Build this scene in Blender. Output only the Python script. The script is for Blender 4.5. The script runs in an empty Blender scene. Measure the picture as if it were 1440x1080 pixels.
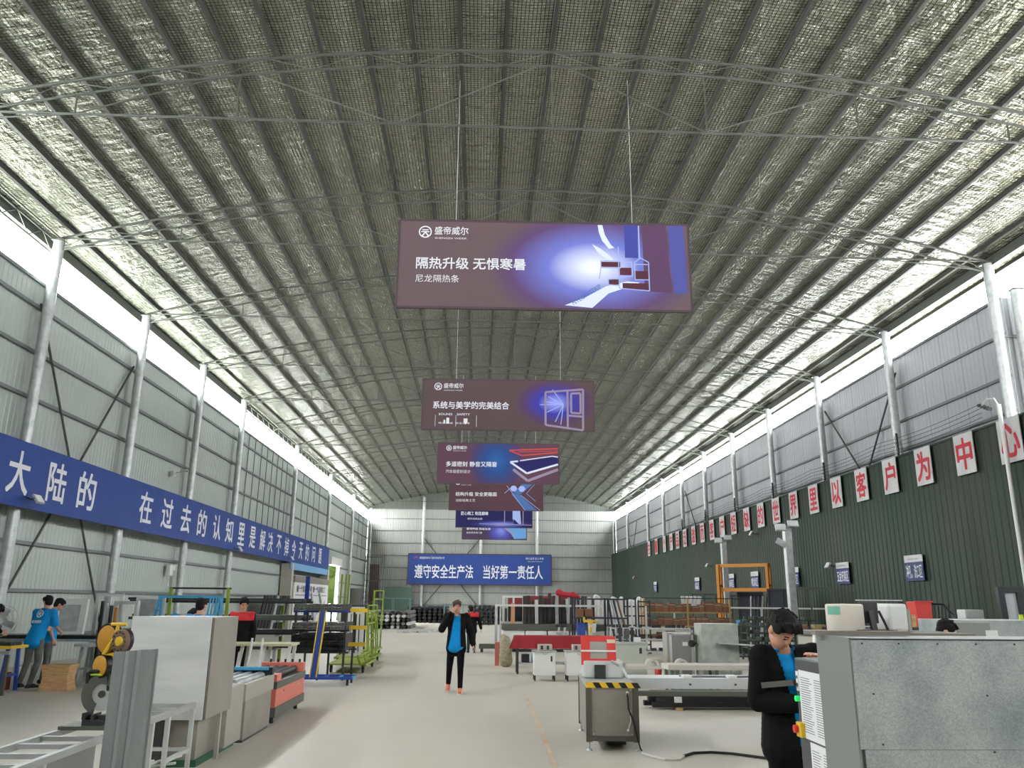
import bpy, bmesh, math, random
from mathutils import Vector as V, Matrix, noise as mnoise
random.seed(7)
sc = bpy.context.scene
col = sc.collection
PI = math.pi
R = math.radians

def lin(c):
    return tuple((x/255/12.92 if x/255 <= .04045 else ((x/255+.055)/1.055)**2.4) for x in c) + (1,)

# ------------------------------------------------------------------ camera
FPX, PITCH, YAW, ROLL, EYE = 1131.2, .2629, .0381, .0087, V((0, 0, 1.75))
_f = V((math.sin(YAW)*math.cos(PITCH), math.cos(YAW)*math.cos(PITCH), math.sin(PITCH)))
_r = V((math.cos(YAW), -math.sin(YAW), 0)); _u = _r.cross(_f)
_r2 = _r*math.cos(ROLL)+_u*math.sin(ROLL); _u2 = -_r*math.sin(ROLL)+_u*math.cos(ROLL)
cd = bpy.data.cameras.new('camera'); cam = bpy.data.objects.new('camera', cd); col.objects.link(cam)
cd.sensor_fit = 'HORIZONTAL'; cd.sensor_width = 36; cd.lens = FPX/1440*36; cd.clip_start = .05; cd.clip_end = 600
m = Matrix((_r2, _u2, -_f)).transposed().to_4x4(); m.translation = EYE; cam.matrix_world = m
sc.camera = cam
# ------------------------------------------------------------------ overcast sky, exposure
w = bpy.data.worlds.new('overcast_sky'); sc.world = w; w.use_nodes = True
bg = w.node_tree.nodes['Background']; bg.inputs[0].default_value = (.955, .985, 1, 1); bg.inputs[1].default_value = 45
sc.view_settings.view_transform = 'Standard'; sc.view_settings.look = 'None'
sc.view_settings.gamma = 1; sc.view_settings.use_curve_mapping = False
sc.view_settings.exposure = 0.05
sc.cycles.max_bounces = 8; sc.cycles.diffuse_bounces = 5; sc.cycles.glossy_bounces = 4
sc.cycles.sample_clamp_indirect = 8; sc.cycles.caustics_reflective = False; sc.cycles.caustics_refractive = False
def portal(loc, rot, sx, sy):
    d = bpy.data.lights.new('daylight_portal', 'AREA'); d.shape = 'RECTANGLE'; d.size = sx; d.size_y = sy; d.cycles.is_portal = True
    o = bpy.data.objects.new('daylight_portal', d); col.objects.link(o); o.location = loc; o.rotation_euler = rot
portal((-12.05, 39, 10.6), (0, -PI/2, 0), 1.2, 97)      # eave gap over the banner wall, light shines towards +X
portal((14.8, 54, 10.8), (0, PI/2, 0), 1.2, 67)         # eave gap over the green wall
portal((24, 6, 11.05), (0, PI/2, 0), .6, 30)            # gap between the added side wall and its added roof
portal((-12.05, 67, 2.2), (0, -PI/2, 0), 4.3, 4.8)      # doorway
# ------------------------------------------------------------------ helpers
def px_ray(x, y): return _f + _r2*((x-720)/FPX) + _u2*((540-y)/FPX)
def on_z(x, y, z=0.0): d = px_ray(x, y); return EYE + d*((z-EYE.z)/d.z)
def on_y(x, y, Y): d = px_ray(x, y); return EYE + d*(Y/d.y)
def on_x(x, y, X): d = px_ray(x, y); return EYE + d*(X/d.x)

def mat(name, c, rough=.55, metal=0.0, c2=None, nscale=4.0, nsharp=(.35, .65), bump=0.0, bscale=30.0, emit=0.0, spec=.5, stretch=None, alpha=1.0, trans=0.0):
    m = bpy.data.materials.new(name); m.use_nodes = True
    nt = m.node_tree; b = nt.nodes['Principled BSDF']
    b.inputs['Base Color'].default_value = lin(c); b.inputs['Roughness'].default_value = rough; b.inputs['Metallic'].default_value = metal
    b.inputs['Specular IOR Level'].default_value = spec
    if alpha < 1: b.inputs['Alpha'].default_value = alpha
    if trans: b.inputs['Transmission Weight'].default_value = trans
    if emit:
        b.inputs['Emission Color'].default_value = lin(c); b.inputs['Emission Strength'].default_value = emit
    if c2 or bump:
        tc = nt.nodes.new('ShaderNodeTexCoord'); mp = nt.nodes.new('ShaderNodeMapping'); nt.links.new(tc.outputs['Object'], mp.inputs[0])
        if stretch: mp.inputs['Scale'].default_value = stretch
    if c2:
        n = nt.nodes.new('ShaderNodeTexNoise'); n.inputs['Scale'].default_value = nscale; n.inputs['Detail'].default_value = 5
        nt.links.new(mp.outputs[0], n.inputs['Vector'])
        r = nt.nodes.new('ShaderNodeValToRGB'); r.color_ramp.elements[0].position = nsharp[0]; r.color_ramp.elements[1].position = nsharp[1]
        r.color_ramp.elements[0].color = lin(c); r.color_ramp.elements[1].color = lin(c2)
        nt.links.new(n.outputs['Fac'], r.inputs[0]); nt.links.new(r.outputs[0], b.inputs['Base Color'])
    if bump:
        n = nt.nodes.new('ShaderNodeTexNoise'); n.inputs['Scale'].default_value = bscale; n.inputs['Detail'].default_value = 4
        nt.links.new(mp.outputs[0], n.inputs['Vector'])
        bp = nt.nodes.new('ShaderNodeBump'); bp.inputs['Strength'].default_value = bump; bp.inputs['Distance'].default_value = .02
        nt.links.new(n.outputs['Fac'], bp.inputs['Height']); nt.links.new(bp.outputs[0], b.inputs['Normal'])
    return m

class MB:
    def __init__(s): s.v = []; s.f = []
    def add(s, vs, fs):
        o = len(s.v); s.v += [tuple(a) for a in vs]; s.f += [tuple(i+o for i in f) for f in fs]; return s
    def bb(s, x0, x1, y0, y1, z0, z1):
        return s.add([(x0,y0,z0),(x1,y0,z0),(x1,y1,z0),(x0,y1,z0),(x0,y0,z1),(x1,y0,z1),(x1,y1,z1),(x0,y1,z1)],
                     [(0,3,2,1),(4,5,6,7),(0,1,5,4),(1,2,6,5),(2,3,7,6),(3,0,4,7)])
    def box(s, c, d): return s.bb(c[0]-d[0]/2, c[0]+d[0]/2, c[1]-d[1]/2, c[1]+d[1]/2, c[2]-d[2]/2, c[2]+d[2]/2)
    def obox(s, c, d, M):
        hx, hy, hz = d[0]/2, d[1]/2, d[2]/2; c = V(c)
        vs = [c+M@V(p) for p in ((-hx,-hy,-hz),(hx,-hy,-hz),(hx,hy,-hz),(-hx,hy,-hz),(-hx,-hy,hz),(hx,-hy,hz),(hx,hy,hz),(-hx,hy,hz))]
        return s.add(vs, [(0,3,2,1),(4,5,6,7),(0,1,5,4),(1,2,6,5),(2,3,7,6),(3,0,4,7)])
    def bar(s, p, q, w, h=None, up=(0, 0, 1)):
        h = h or w; p = V(p); q = V(q); d = (q-p).normalized(); u = V(up)
        if abs(d.dot(u)) > .98: u = V((0, 1, 0))
        x = d.cross(u).normalized(); z = x.cross(d)
        vs = [e + x*a*w/2 + z*b*h/2 for e in (p, q) for a, b in ((-1,-1),(1,-1),(1,1),(-1,1))]
        return s.add(vs, [(3,2,1,0),(4,5,6,7),(0,1,5,4),(1,2,6,5),(2,3,7,6),(3,0,4,7)])
    def cyl(s, p, q, r, r2=None, n=14, caps=True):
        r2 = r if r2 is None else r2; p = V(p); q = V(q); d = (q-p).normalized()
        u = V((0, 0, 1)) if abs(d.z) < .95 else V((1, 0, 0))
        x = d.cross(u).normalized(); y = d.cross(x)
        vs = []
        for e, rr in ((p, r), (q, r2)):
            for i in range(n):
                a = 2*PI*i/n; vs.append(e + x*math.cos(a)*rr + y*math.sin(a)*rr)
        fs = [(i, i+n, (i+1) % n+n, (i+1) % n) for i in range(n)]
        if caps: fs += [tuple(range(n)), tuple(range(2*n-1, n-1, -1))]
        return s.add(vs, fs)
    def path(s, pts, r, n=8):
        pts = [V(p) for p in pts]; vs = []; N = len(pts); x = None
        for i, p in enumerate(pts):
            d = (pts[min(i+1, N-1)]-pts[max(i-1, 0)]).normalized()
            if x is None:
                u = V((0, 0, 1)) if abs(d.z) < .9 else V((1, 0, 0)); x = d.cross(u).normalized()
            else: x = (x-d*x.dot(d)).normalized()
            y = d.cross(x)
            for k in range(n):
                a = 2*PI*k/n; vs.append(p+x*math.cos(a)*r+y*math.sin(a)*r)
        fs = [(i*n+k, i*n+(k+1) % n, (i+1)*n+(k+1) % n, (i+1)*n+k) for i in range(N-1) for k in range(n)]
        fs += [tuple(range(n-1, -1, -1)), tuple((N-1)*n+k for k in range(n))]
        return s.add(vs, fs)
    def ell(s, c, r, n=16, m=10, M=None):
        c = V(c); r = (r, r, r) if isinstance(r, (int, float)) else r; vs = []
        M = M or Matrix.Identity(3)
        for j in range(1, m):
            t = PI*j/m
            for i in range(n):
                a = 2*PI*i/n; vs.append(c+M@V((r[0]*math.sin(t)*math.cos(a), r[1]*math.sin(t)*math.sin(a), r[2]*math.cos(t))))
        vs += [c+M@V((0, 0, r[2])), c+M@V((0, 0, -r[2]))]; T = len(vs)-2
        fs = [(j*n+i, (j+1)*n+i, (j+1)*n+(i+1) % n, j*n+(i+1) % n) for j in range(m-2) for i in range(n)]
        fs += [(T, i, (i+1) % n) for i in range(n)] + [(T+1, (m-2)*n+(i+1) % n, (m-2)*n+i) for i in range(n)]
        return s.add(vs, fs)
    def lathe(s, c, prof, n=20, M=None):
        c = V(c); M = M or Matrix.Identity(3); vs = []; K = len(prof)
        for rr, zz in prof:
            for i in range(n):
                a = 2*PI*i/n; vs.append(c+M@V((rr*math.cos(a), rr*math.sin(a), zz)))
        fs = [(k*n+i, k*n+(i+1) % n, (k+1)*n+(i+1) % n, (k+1)*n+i) for k in range(K-1) for i in range(n)]
        fs += [tuple(range(n-1, -1, -1)), tuple((K-1)*n+i for i in range(n))]
        return s.add(vs, fs)
    def prism(s, pts, o, U, W, D):
        """polygon PTS (u,w) in the plane o+U*u+W*w, pushed along D"""
        o = V(o); U = V(U); W = V(W); D = V(D); n = len(pts)
        a = [o+U*p[0]+W*p[1] for p in pts]; vs = a+[p+D for p in a]
        fs = [tuple(range(n)), tuple(range(2*n-1, n-1, -1))] + [(i, i+n, (i+1) % n+n, (i+1) % n) for i in range(n)]
        return s.add(vs, fs)
    def quad(s, a, b, c, d): return s.add([a, b, c, d], [(0, 1, 2, 3)])
    def build(s, name, m, parent=None, smooth=False, bevel=0.0, recalc=True):
        me = bpy.data.meshes.new(name); me.from_pydata(s.v, [], s.f)
        if recalc or bevel:
            b = bmesh.new(); b.from_mesh(me)
            if recalc: bmesh.ops.recalc_face_normals(b, faces=b.faces)
            if bevel:
                es = [e for e in b.edges if len(e.link_faces) == 2 and e.calc_face_angle(0) > .5]
                bmesh.ops.bevel(b, geom=es, offset=bevel, segments=2, profile=.6, affect='EDGES', clamp_overlap=True)
            b.to_mesh(me); b.free()
        if smooth:
            me.polygons.foreach_set('use_smooth', [True]*len(me.polygons))
            try: me.set_sharp_from_angle(angle=R(40))
            except Exception: pass
        if m: me.materials.append(m)
        o = bpy.data.objects.new(name, me); col.objects.link(o)
        if parent: o.parent = parent
        return o

def tag(o, label, cat, group=None, kind=None):
    o['label'] = label; o['category'] = cat
    if group: o['group'] = group
    o['kind'] = kind or 'thing'
    return o
def thing(name, label, cat, loc=(0, 0, 0), rz=0.0, group=None):
    o = bpy.data.objects.new(name, None); col.objects.link(o); o.empty_display_size = .1
    o.location = loc; o.rotation_euler = (0, 0, rz)
    return tag(o, label, cat, group)
def solo(mb, name, m, label, cat, loc=(0, 0, 0), rz=0.0, group=None, smooth=False, bevel=0.0):
    o = mb.build(name, m, None, smooth, bevel); o.location = loc; o.rotation_euler = (0, 0, rz)
    return tag(o, label, cat, group)
def struct(o): o['kind'] = 'structure'; return o
KIDS = {}
def copy_tree(o, loc=None, rz=None, label=None, group=None, parent=None):
    c = o.copy(); col.objects.link(c)
    if parent: c.parent = parent
    if loc is not None: c.location = loc
    if rz is not None: c.rotation_euler = (0, 0, rz)
    if label: c['label'] = label
    if group: c['group'] = group
    for ch in list(o.children): copy_tree(ch, parent=c)
    return c
ORD = 'first second third fourth fifth sixth seventh eighth ninth tenth eleventh twelfth thirteenth fourteenth fifteenth sixteenth seventeenth eighteenth nineteenth twentieth twenty-first twenty-second twenty-third twenty-fourth twenty-fifth twenty-sixth twenty-seventh twenty-eighth twenty-ninth'.split()

_glyph = {}
def text_geo(body, weight=0.0):
    k = (body, weight)
    if k not in _glyph:
        c = bpy.data.curves.new('lettering', 'FONT'); c.body = body; c.resolution_u = 3
        o = bpy.data.objects.new('lettering', c); col.objects.link(o)
        dg = bpy.context.evaluated_depsgraph_get()
        me = bpy.data.meshes.new_from_object(o.evaluated_get(dg))
        vs = [tuple(v.co) for v in me.vertices]; fs = [tuple(p.vertices) for p in me.polygons]
        bpy.data.objects.remove(o); bpy.data.curves.remove(c); bpy.data.meshes.remove(me)
        if weight:                                   # heavier strokes
            n = len(vs); g = .7*weight; vv = []; ff = []
            for a, b in ((-g, -g), (g, -g), (-g, g), (g, g), (0, 0)):
                o0 = len(vv); vv += [(v[0]+a, v[1]+b) for v in vs]; ff += [tuple(i+o0 for i in f) for f in fs]
            vs, fs = vv, ff
        x0 = min(v[0] for v in vs); x1 = max(v[0] for v in vs); y0 = min(v[1] for v in vs); y1 = max(v[1] for v in vs)
        _glyph[k] = ([((v[0]-x0)/(x1-x0), (v[1]-y0)/(y1-y0)) for v in vs], fs, (x1-x0)/(y1-y0))
    return _glyph[k]
def lettering(body, m, parent, o, U, W, width=None, height=None, weight=0.0, name='lettering'):
    """flat letters; O is the lower-left corner, U/W unit directions"""
    vs, fs, asp = text_geo(body, weight)
    if width is None: width = height*asp
    if height is None: height = width/asp
    o = V(o); U = V(U); W = V(W)
    nn = U.cross(W).normalized(); k = len(vs)//5 if weight else len(vs); mb = MB()
    mb.add([o+U*(x*width)+W*(y*height)+nn*(.0016*(i//k)) for i, (x, y) in enumerate(vs)], fs)
    return mb.build(name, m, parent, recalc=False)

def organic(name, prims, m, parent=None, voxel=.012, smooth=3, cut=None, solid=0.0):
    """capsules and ellipsoids fused into one smooth skin"""
    mb = MB()
    for p in prims:
        if p[0] == 'c':
            _, a, b, r1, r2 = p
            a = V(a); b = V(b)
            if (a-b).length > 1e-4: mb.cyl(a, b, r1, r2, n=14)
            mb.ell(a, r1, 14, 8); mb.ell(b, r2, 14, 8)
        else: mb.ell(p[1], p[2], 18, 12, p[3] if len(p) > 3 else None)
    o = mb.build(name, None)
    md = o.modifiers.new('r', 'REMESH'); md.mode = 'VOXEL'; md.voxel_size = voxel; md.use_smooth_shade = True
    if smooth:
        s = o.modifiers.new('s', 'SMOOTH'); s.factor = .5; s.iterations = smooth
    dg = bpy.context.evaluated_depsgraph_get()
    me = bpy.data.meshes.new_from_object(o.evaluated_get(dg)); old = o.data
    bpy.data.objects.remove(o); bpy.data.meshes.remove(old)
    if cut:
        b = bmesh.new(); b.from_mesh(me)
        bmesh.ops.delete(b, geom=[v for v in b.verts if cut(v.co)], context='VERTS')
        b.to_mesh(me); b.free()
    me.polygons.foreach_set('use_smooth', [True]*len(me.polygons))
    me.materials.clear(); me.materials.append(m); me.name = name
    o = bpy.data.objects.new(name, me); col.objects.link(o)
    if solid:
        s = o.modifiers.new('s', 'SOLIDIFY'); s.thickness = solid; s.offset = 0
    if parent: o.parent = parent
    return o

# ------------------------------------------------------------------ shared materials
M = {}
M['galv'] = mat('galvanised_steel', (196, 199, 198), .42, .35, (172, 176, 176), 6)
M['white_steel'] = mat('white_painted_steel', (208, 209, 206), .45)
M['truss'] = mat('grey_truss_steel', (82, 85, 78), .6, .15)
M['purlin'] = mat('dark_purlin_steel', (62, 64, 58), .6, .1)
M['dark'] = mat('charcoal_metal', (52, 53, 54), .5, .2)
M['black'] = mat('black_profile', (24, 25, 27), .42, .1)
M['black_matte'] = mat('black_rubber', (22, 22, 23), .75)
M['lime'] = mat('lime_painted_steel', (134, 156, 46), .55)
M['yellow'] = mat('yellow_painted_steel', (222, 182, 40), .5)
M['orange'] = mat('orange_painted_steel', (205, 132, 38), .5)
M['blue_steel'] = mat('blue_painted_steel', (38, 70, 150), .5)
M['cyan_steel'] = mat('sky_blue_painted_steel', (70, 155, 196), .5)
M['navy_steel'] = mat('navy_painted_steel', (42, 44, 58), .55)
M['white'] = mat('white_plastic', (226, 226, 222), .5)
M['beige'] = mat('beige_grey_enamel', (163, 160, 149), .5)
M['beige2'] = mat('taupe_sheet', (148, 142, 132), .45, .1, (138, 133, 123), 3)
M['silver'] = mat('silver_aluminium', (205, 207, 206), .35, .55)
M['letter_white'] = mat('white_lettering', (226, 228, 232), .6)
M['letter_red'] = mat('red_lettering', (206, 52, 66), .6)
M['wood'] = mat('raw_wood', (212, 174, 126), .7, 0, (186, 142, 96), 7, stretch=(1, 1, 9))
M['card'] = mat('brown_cardboard', (140, 100, 74), .8, 0, (124, 88, 66), 5)
M['card2'] = mat('red_brown_cardboard', (126, 86, 66), .8)
M['red'] = mat('red_paint', (214, 60, 52), .45)
M['crimson'] = mat('crimson_cloth', (150, 34, 44), .8)
M['pink'] = mat('salmon_enamel', (212, 116, 98), .5)
M['greygreen'] = mat('dark_olive_grey', (82, 84, 76), .5)
M['glass'] = mat('pane_glass', (210, 222, 222), .08, 0, trans=.85)
M['paper'] = mat('white_paper', (228, 228, 228), .8)
M['ink'] = mat('printed_ink', (120, 122, 126), .8)
M['skin'] = mat('skin', (196, 146, 120), .55)
M['hair'] = mat('black_hair', (14, 13, 13), .7, spec=.25, bump=.6, bscale=120)
M['hair_brown'] = mat('brown_hair', (70, 52, 44), .6, bump=.6, bscale=120)
M['tee'] = mat('bright_blue_cotton', (18, 138, 204), .85, spec=.2)
M['jacket'] = mat('black_jacket_cloth', (13, 13, 14), .9, spec=.2)
M['jeans'] = mat('grey_denim', (86, 88, 84), .85, 0, (104, 105, 98), 5)
M['trousers'] = mat('black_trouser_cloth', (11, 11, 13), .9, spec=.2)
M['navy_cloth'] = mat('dark_navy_cloth', (28, 32, 44), .85)
M['shoe_orange'] = mat('orange_shoe', (226, 122, 82), .6)
M['red_cloth'] = mat('red_jacket_cloth', (196, 38, 46), .8)
M['olive'] = mat('khaki_canvas', (132, 124, 104), .85, 0, (112, 106, 88), 4, bump=.5, bscale=9)
M['sack'] = mat('woven_sack', (176, 168, 144), .85, 0, (146, 138, 114), 7, bump=1.0, bscale=16, stretch=(1, 1, 2.2))
M['sack_pale'] = mat('white_wrapping', (214, 214, 210), .5, 0, bump=.7, bscale=8)
# ================================================================== THE SETTING
YF, YB = -9.0, 87.3                    # entrance end, closed by an added wall, back wall
XL, XR, XC = -11.6, 14.3, 1.35         # column lines, hall axis
def roof_z(x): u = (x-XC)/12.95; return 11.42+1.85*(1-u*u)

# concrete floor
def floor_material():
    m = bpy.data.materials.new('dusty_concrete'); m.use_nodes = True; nt = m.node_tree; b = nt.nodes['Principled BSDF']
    tc = nt.nodes.new('ShaderNodeTexCoord')
    def nz(scale, det, st):
        mp = nt.nodes.new('ShaderNodeMapping'); mp.inputs['Scale'].default_value = st; nt.links.new(tc.outputs['Object'], mp.inputs[0])
        n = nt.nodes.new('ShaderNodeTexNoise'); n.inputs['Scale'].default_value = scale; n.inputs['Detail'].default_value = det
        nt.links.new(mp.outputs[0], n.inputs['Vector']); return n
    a = nz(.5, 6, (1, .35, 1)); r = nt.nodes.new('ShaderNodeValToRGB')
    r.color_ramp.elements[0].position = .3; r.color_ramp.elements[1].position = .72
    r.color_ramp.elements[0].color = lin((208, 201, 186)); r.color_ramp.elements[1].color = lin((221, 214, 199))
    nt.links.new(a.outputs['Fac'], r.inputs[0])
    d = nz(3.5, 8, (1, 1, 1)); mx = nt.nodes.new('ShaderNodeMix'); mx.data_type = 'RGBA'; mx.blend_type = 'MULTIPLY'; mx.inputs[0].default_value = .22
    nt.links.new(r.outputs[0], mx.inputs[6]); nt.links.new(d.outputs['Color'], mx.inputs[7])
    g = nt.nodes.new('ShaderNodeRGBToBW'); nt.links.new(d.outputs['Color'], g.inputs[0])
    cr = nt.nodes.new('ShaderNodeValToRGB'); cr.color_ramp.elements[0].color = (.75, .75, .75, 1); nt.links.new(d.outputs['Fac'], cr.inputs[0]); nt.links.new(cr.outputs[0], mx.inputs[7])
    nt.links.new(mx.outputs[2], b.inputs['Base Color'])
    b.inputs['Roughness'].default_value = .42; b.inputs['Specular IOR Level'].default_value = .35
    return m
struct(MB().bb(-12, 24, YF-6, YB+.3, -.2, 0).build('floor', floor_material()))
struct(MB().bb(-80, -12, -20, 130, -.25, -.02).add([], []).build('ground_outside', mat('pale_outdoor_paving', (190, 190, 182), .8)))

# corrugated sheet helper
def corr(mb, p, U, D, length, z0, z1, pitch, depth):
    p = V(p); U = V(U); D = V(D); n = int(length/pitch); pts = []
    for i in range(n+1):
        a = i*pitch
        for t, d in ((0, 0), (.55, 0), (.66, 1), (.89, 1)):
            if a+t*pitch <= length: pts.append(p+U*(a+t*pitch)+D*(d*depth))
    vs = [(q.x, q.y, z0) for q in pts]+[(q.x, q.y, z1) for q in pts]; k = len(pts)
    mb.add(vs, [(i, i+1, k+i+1, k+i) for i in range(k-1)])
    return mb
def sheet_mat(name, c, c2, rough, seam_axis, seam=1.0, dark=.8, spec=.5):
    m = mat(name, c, rough, 0, c2, .35, (.3, .7), spec=spec, stretch=(1, 1, .25)); nt = m.node_tree; b = nt.nodes['Principled BSDF']
    src = b.inputs['Base Color'].links[0].from_socket
    tc = nt.nodes.new('ShaderNodeTexCoord'); sp = nt.nodes.new('ShaderNodeSeparateXYZ'); nt.links.new(tc.outputs['Object'], sp.inputs[0])
    dv = nt.nodes.new('ShaderNodeMath'); dv.operation = 'DIVIDE'; dv.inputs[1].default_value = seam; nt.links.new(sp.outputs[seam_axis], dv.inputs[0])
    fr = nt.nodes.new('ShaderNodeMath'); fr.operation = 'FRACT'; nt.links.new(dv.outputs[0], fr.inputs[0])
    lt = nt.nodes.new('ShaderNodeMath'); lt.operation = 'LESS_THAN'; lt.inputs[1].default_value = .03; nt.links.new(fr.outputs[0], lt.inputs[0])
    mx = nt.nodes.new('ShaderNodeMix'); mx.data_type = 'RGBA'; mx.blend_type = 'MULTIPLY'
    nt.links.new(lt.outputs[0], mx.inputs[0]); nt.links.new(src, mx.inputs[6]); mx.inputs[7].default_value = (dark, dark, dark, 1)
    nt.links.new(mx.outputs[2], b.inputs['Base Color'])
    return m
m_wl = sheet_mat('grey_wall_sheet', (170, 178, 172), (176, 183, 177), .45, 1, 1.05)
m_wr = sheet_mat('pale_grey_wall_sheet', (176, 177, 180), (168, 170, 174), .45, 1, 1.05)
m_wb = sheet_mat('silver_grey_wall_sheet', (166, 168, 162), (158, 160, 154), .45, 0, .84, .75)
m_gr = sheet_mat('dark_green_wall_sheet', (38, 60, 48), (64, 68, 58), .5, 1, .9, .5, .18)
m_girt = mat('grey_girt', (112, 117, 117), .5, .2)

# wall_left with a doorway near the back
DY0, DY1, DZ = 64.6, 69.4, 4.35
mb = MB()
corr(mb, (-11.95, YF, 0), (0, 1, 0), (1, 0, 0), DY0-YF, 0, 9.92, .21, .014)
corr(mb, (-11.95, DY0, 0), (0, 1, 0), (1, 0, 0), DY1-DY0, DZ, 9.92, .21, .014)
corr(mb, (-11.95, DY1, 0), (0, 1, 0), (1, 0, 0), YB-DY1, 0, 9.92, .21, .014)
wl = struct(mb.build('wall_left', m_wl, recalc=False))
GZ = [.7, 1.9, 3.1, 4.3, 5.6, 6.8, 8.0, 9.2, 9.87]
for z in GZ:
    for a, b in (((YF, DY0), (DY1, YB)) if z < DZ else ((YF, YB),)):
        MB().bb(-11.91, -11.84, a, b, z-.045, z+.045).build('girt', m_girt, wl)
for (a, b) in (((20.67, 9.3), (26.67, 1.0)), ((20.67, 1.0), (26.67, 9.3))):
    MB().bar((-11.81, a[0], a[1]), (-11.81, b[0], b[1]), .05).build('wind_brace', M['truss'], wl)
for y in [39.9, 41.1, 42.3, 43.6, 44.8, 46.0, 47.2, 48.4, 49.6, 52.5, 54.4, 56.3, 58.2, 60.2, 72.2, 77.4, 80.3, 83.2]:
    MB().bar((-11.88, y, 5.5), (-11.88, y, 9.9), .035).build('cladding_stud', m_girt, wl)
# wall_right: pale upper sheet behind, dark green lower sheet in front of the columns
mb = MB(); corr(mb, (14.7, 20.9, 0), (0, 1, 0), (-1, 0, 0), YB-20.9, 0, 10.22, .21, .014)
wr = struct(mb.build('wall_right', m_wr, recalc=False))
for z in [6.9, 7.9, 9.1, 10.17]:
    MB().bb(14.6, 14.67, 20.9, YB, z-.04, z+.04).build('girt', m_girt, wr)
for a, b in (((26.67, 9.6), (32.67, 3)), ((26.67, 3), (32.67, 9.6)), ((50.7, 3), (56.7, 9.4)), ((74.7, 9), (80, 3)), ((74.7, 3), (80, 9))):
    MB().bar((14.52, a[0], a[1]), (14.52, b[0], b[1]), .05).build('wind_brace', M['truss'], wr)
mb = MB(); corr(mb, (14.55, 20.95, 0), (1, 0, 0), (0, -1, 0), 9, 6, 10.22, .21, .02)
wx = struct(mb.build('wall_side_return', m_wr, recalc=False))
MB().bb(14.6, 23.5, 20.86, 20.92, 9.0, 9.08).build('girt', m_girt, wx)
mb = MB(); corr(mb, (13.95, YF, 0), (0, 1, 0), (-1, 0, 0), 86.2-YF, 0, 6.5, .30, .022)
wg = struct(mb.build('wall_right_lower', m_gr, recalc=False))
MB().bb(13.9, 14.0, YF, 86.2, 6.47, 6.53).build('cap_rail', m_gr, wg)
mb = MB(); corr(mb, (24, YF, 0), (0, 1, 0), (-1, 0, 0), 30, 0, 10.8, .21, .014)
struct(mb.build('wall_side_light_block', m_wr, recalc=False))  # unseen wall added to cut daylight on the right-hand floor
struct(MB().bb(14.9, 24.8, YF, 20.95, 11.32, 11.4).build('roof_side_light_block', M['galv']))  # unseen flat roof added with it to hold back sky light
# wall_back with arched top
mb = MB(); x = -12.0; pts = []
while x < 14.8:
    for t, d in ((0, 0), (.55, 0), (.66, 1), (.89, 1)): pts.append((x+t*.21, YB-.03*d))
    x += .21
vs = [(a, b, 0) for a, b in pts]+[(a, b, 11.2) for a, b in pts]; k = len(pts)
mb.add(vs, [(i, i+1, k+i+1, k+i) for i in range(k-1)])
wb = struct(mb.build('wall_back', m_wb, recalc=False))
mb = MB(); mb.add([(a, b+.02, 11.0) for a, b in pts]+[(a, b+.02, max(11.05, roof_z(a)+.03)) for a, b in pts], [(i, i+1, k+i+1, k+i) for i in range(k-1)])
mb.build('gable', mat('shade_toned_gable_sheet', (112, 116, 110), .6), wb, recalc=False)  # shade at the top of the back wall put into a darker colour
for z in (1.25, 2.5, 3.75, 5.0, 6.25, 7.55, 8.85, 10.1, 11.15):
    MB().bb(-11.9, 14.6, YB-.12, YB-.05, z-.04, z+.04).build('girt', m_girt, wb)
for p, q in (((-5.9, 8.1), (.1, .9)), ((-5.9, .9), (.1, 8.1))):
    MB().bar((p[0], YB-.2, p[1]), (q[0], YB-.2, q[1]), .09).build('wind_brace', M['truss'], wb)

# wall_front_light_block behind the viewer, unseen, added to shut out entrance light
mb = MB()
for a, b, c, d in ((-12, 14.7, 0, 10.9),): mb.bb(a, b, YF-.15, YF-.05, c, d)
mb.prism([(-12, 10.9)]+[(-12+26.7*i/20, max(10.9, roof_z(-12+26.7*i/20)+.02)) for i in range(21)]+[(14.7, 10.9)], (0, YF-.15, 0), (1, 0, 0), (0, 0, 1), (0, .1, 0))
struct(mb.build('wall_front_light_block', m_wr))
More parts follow.
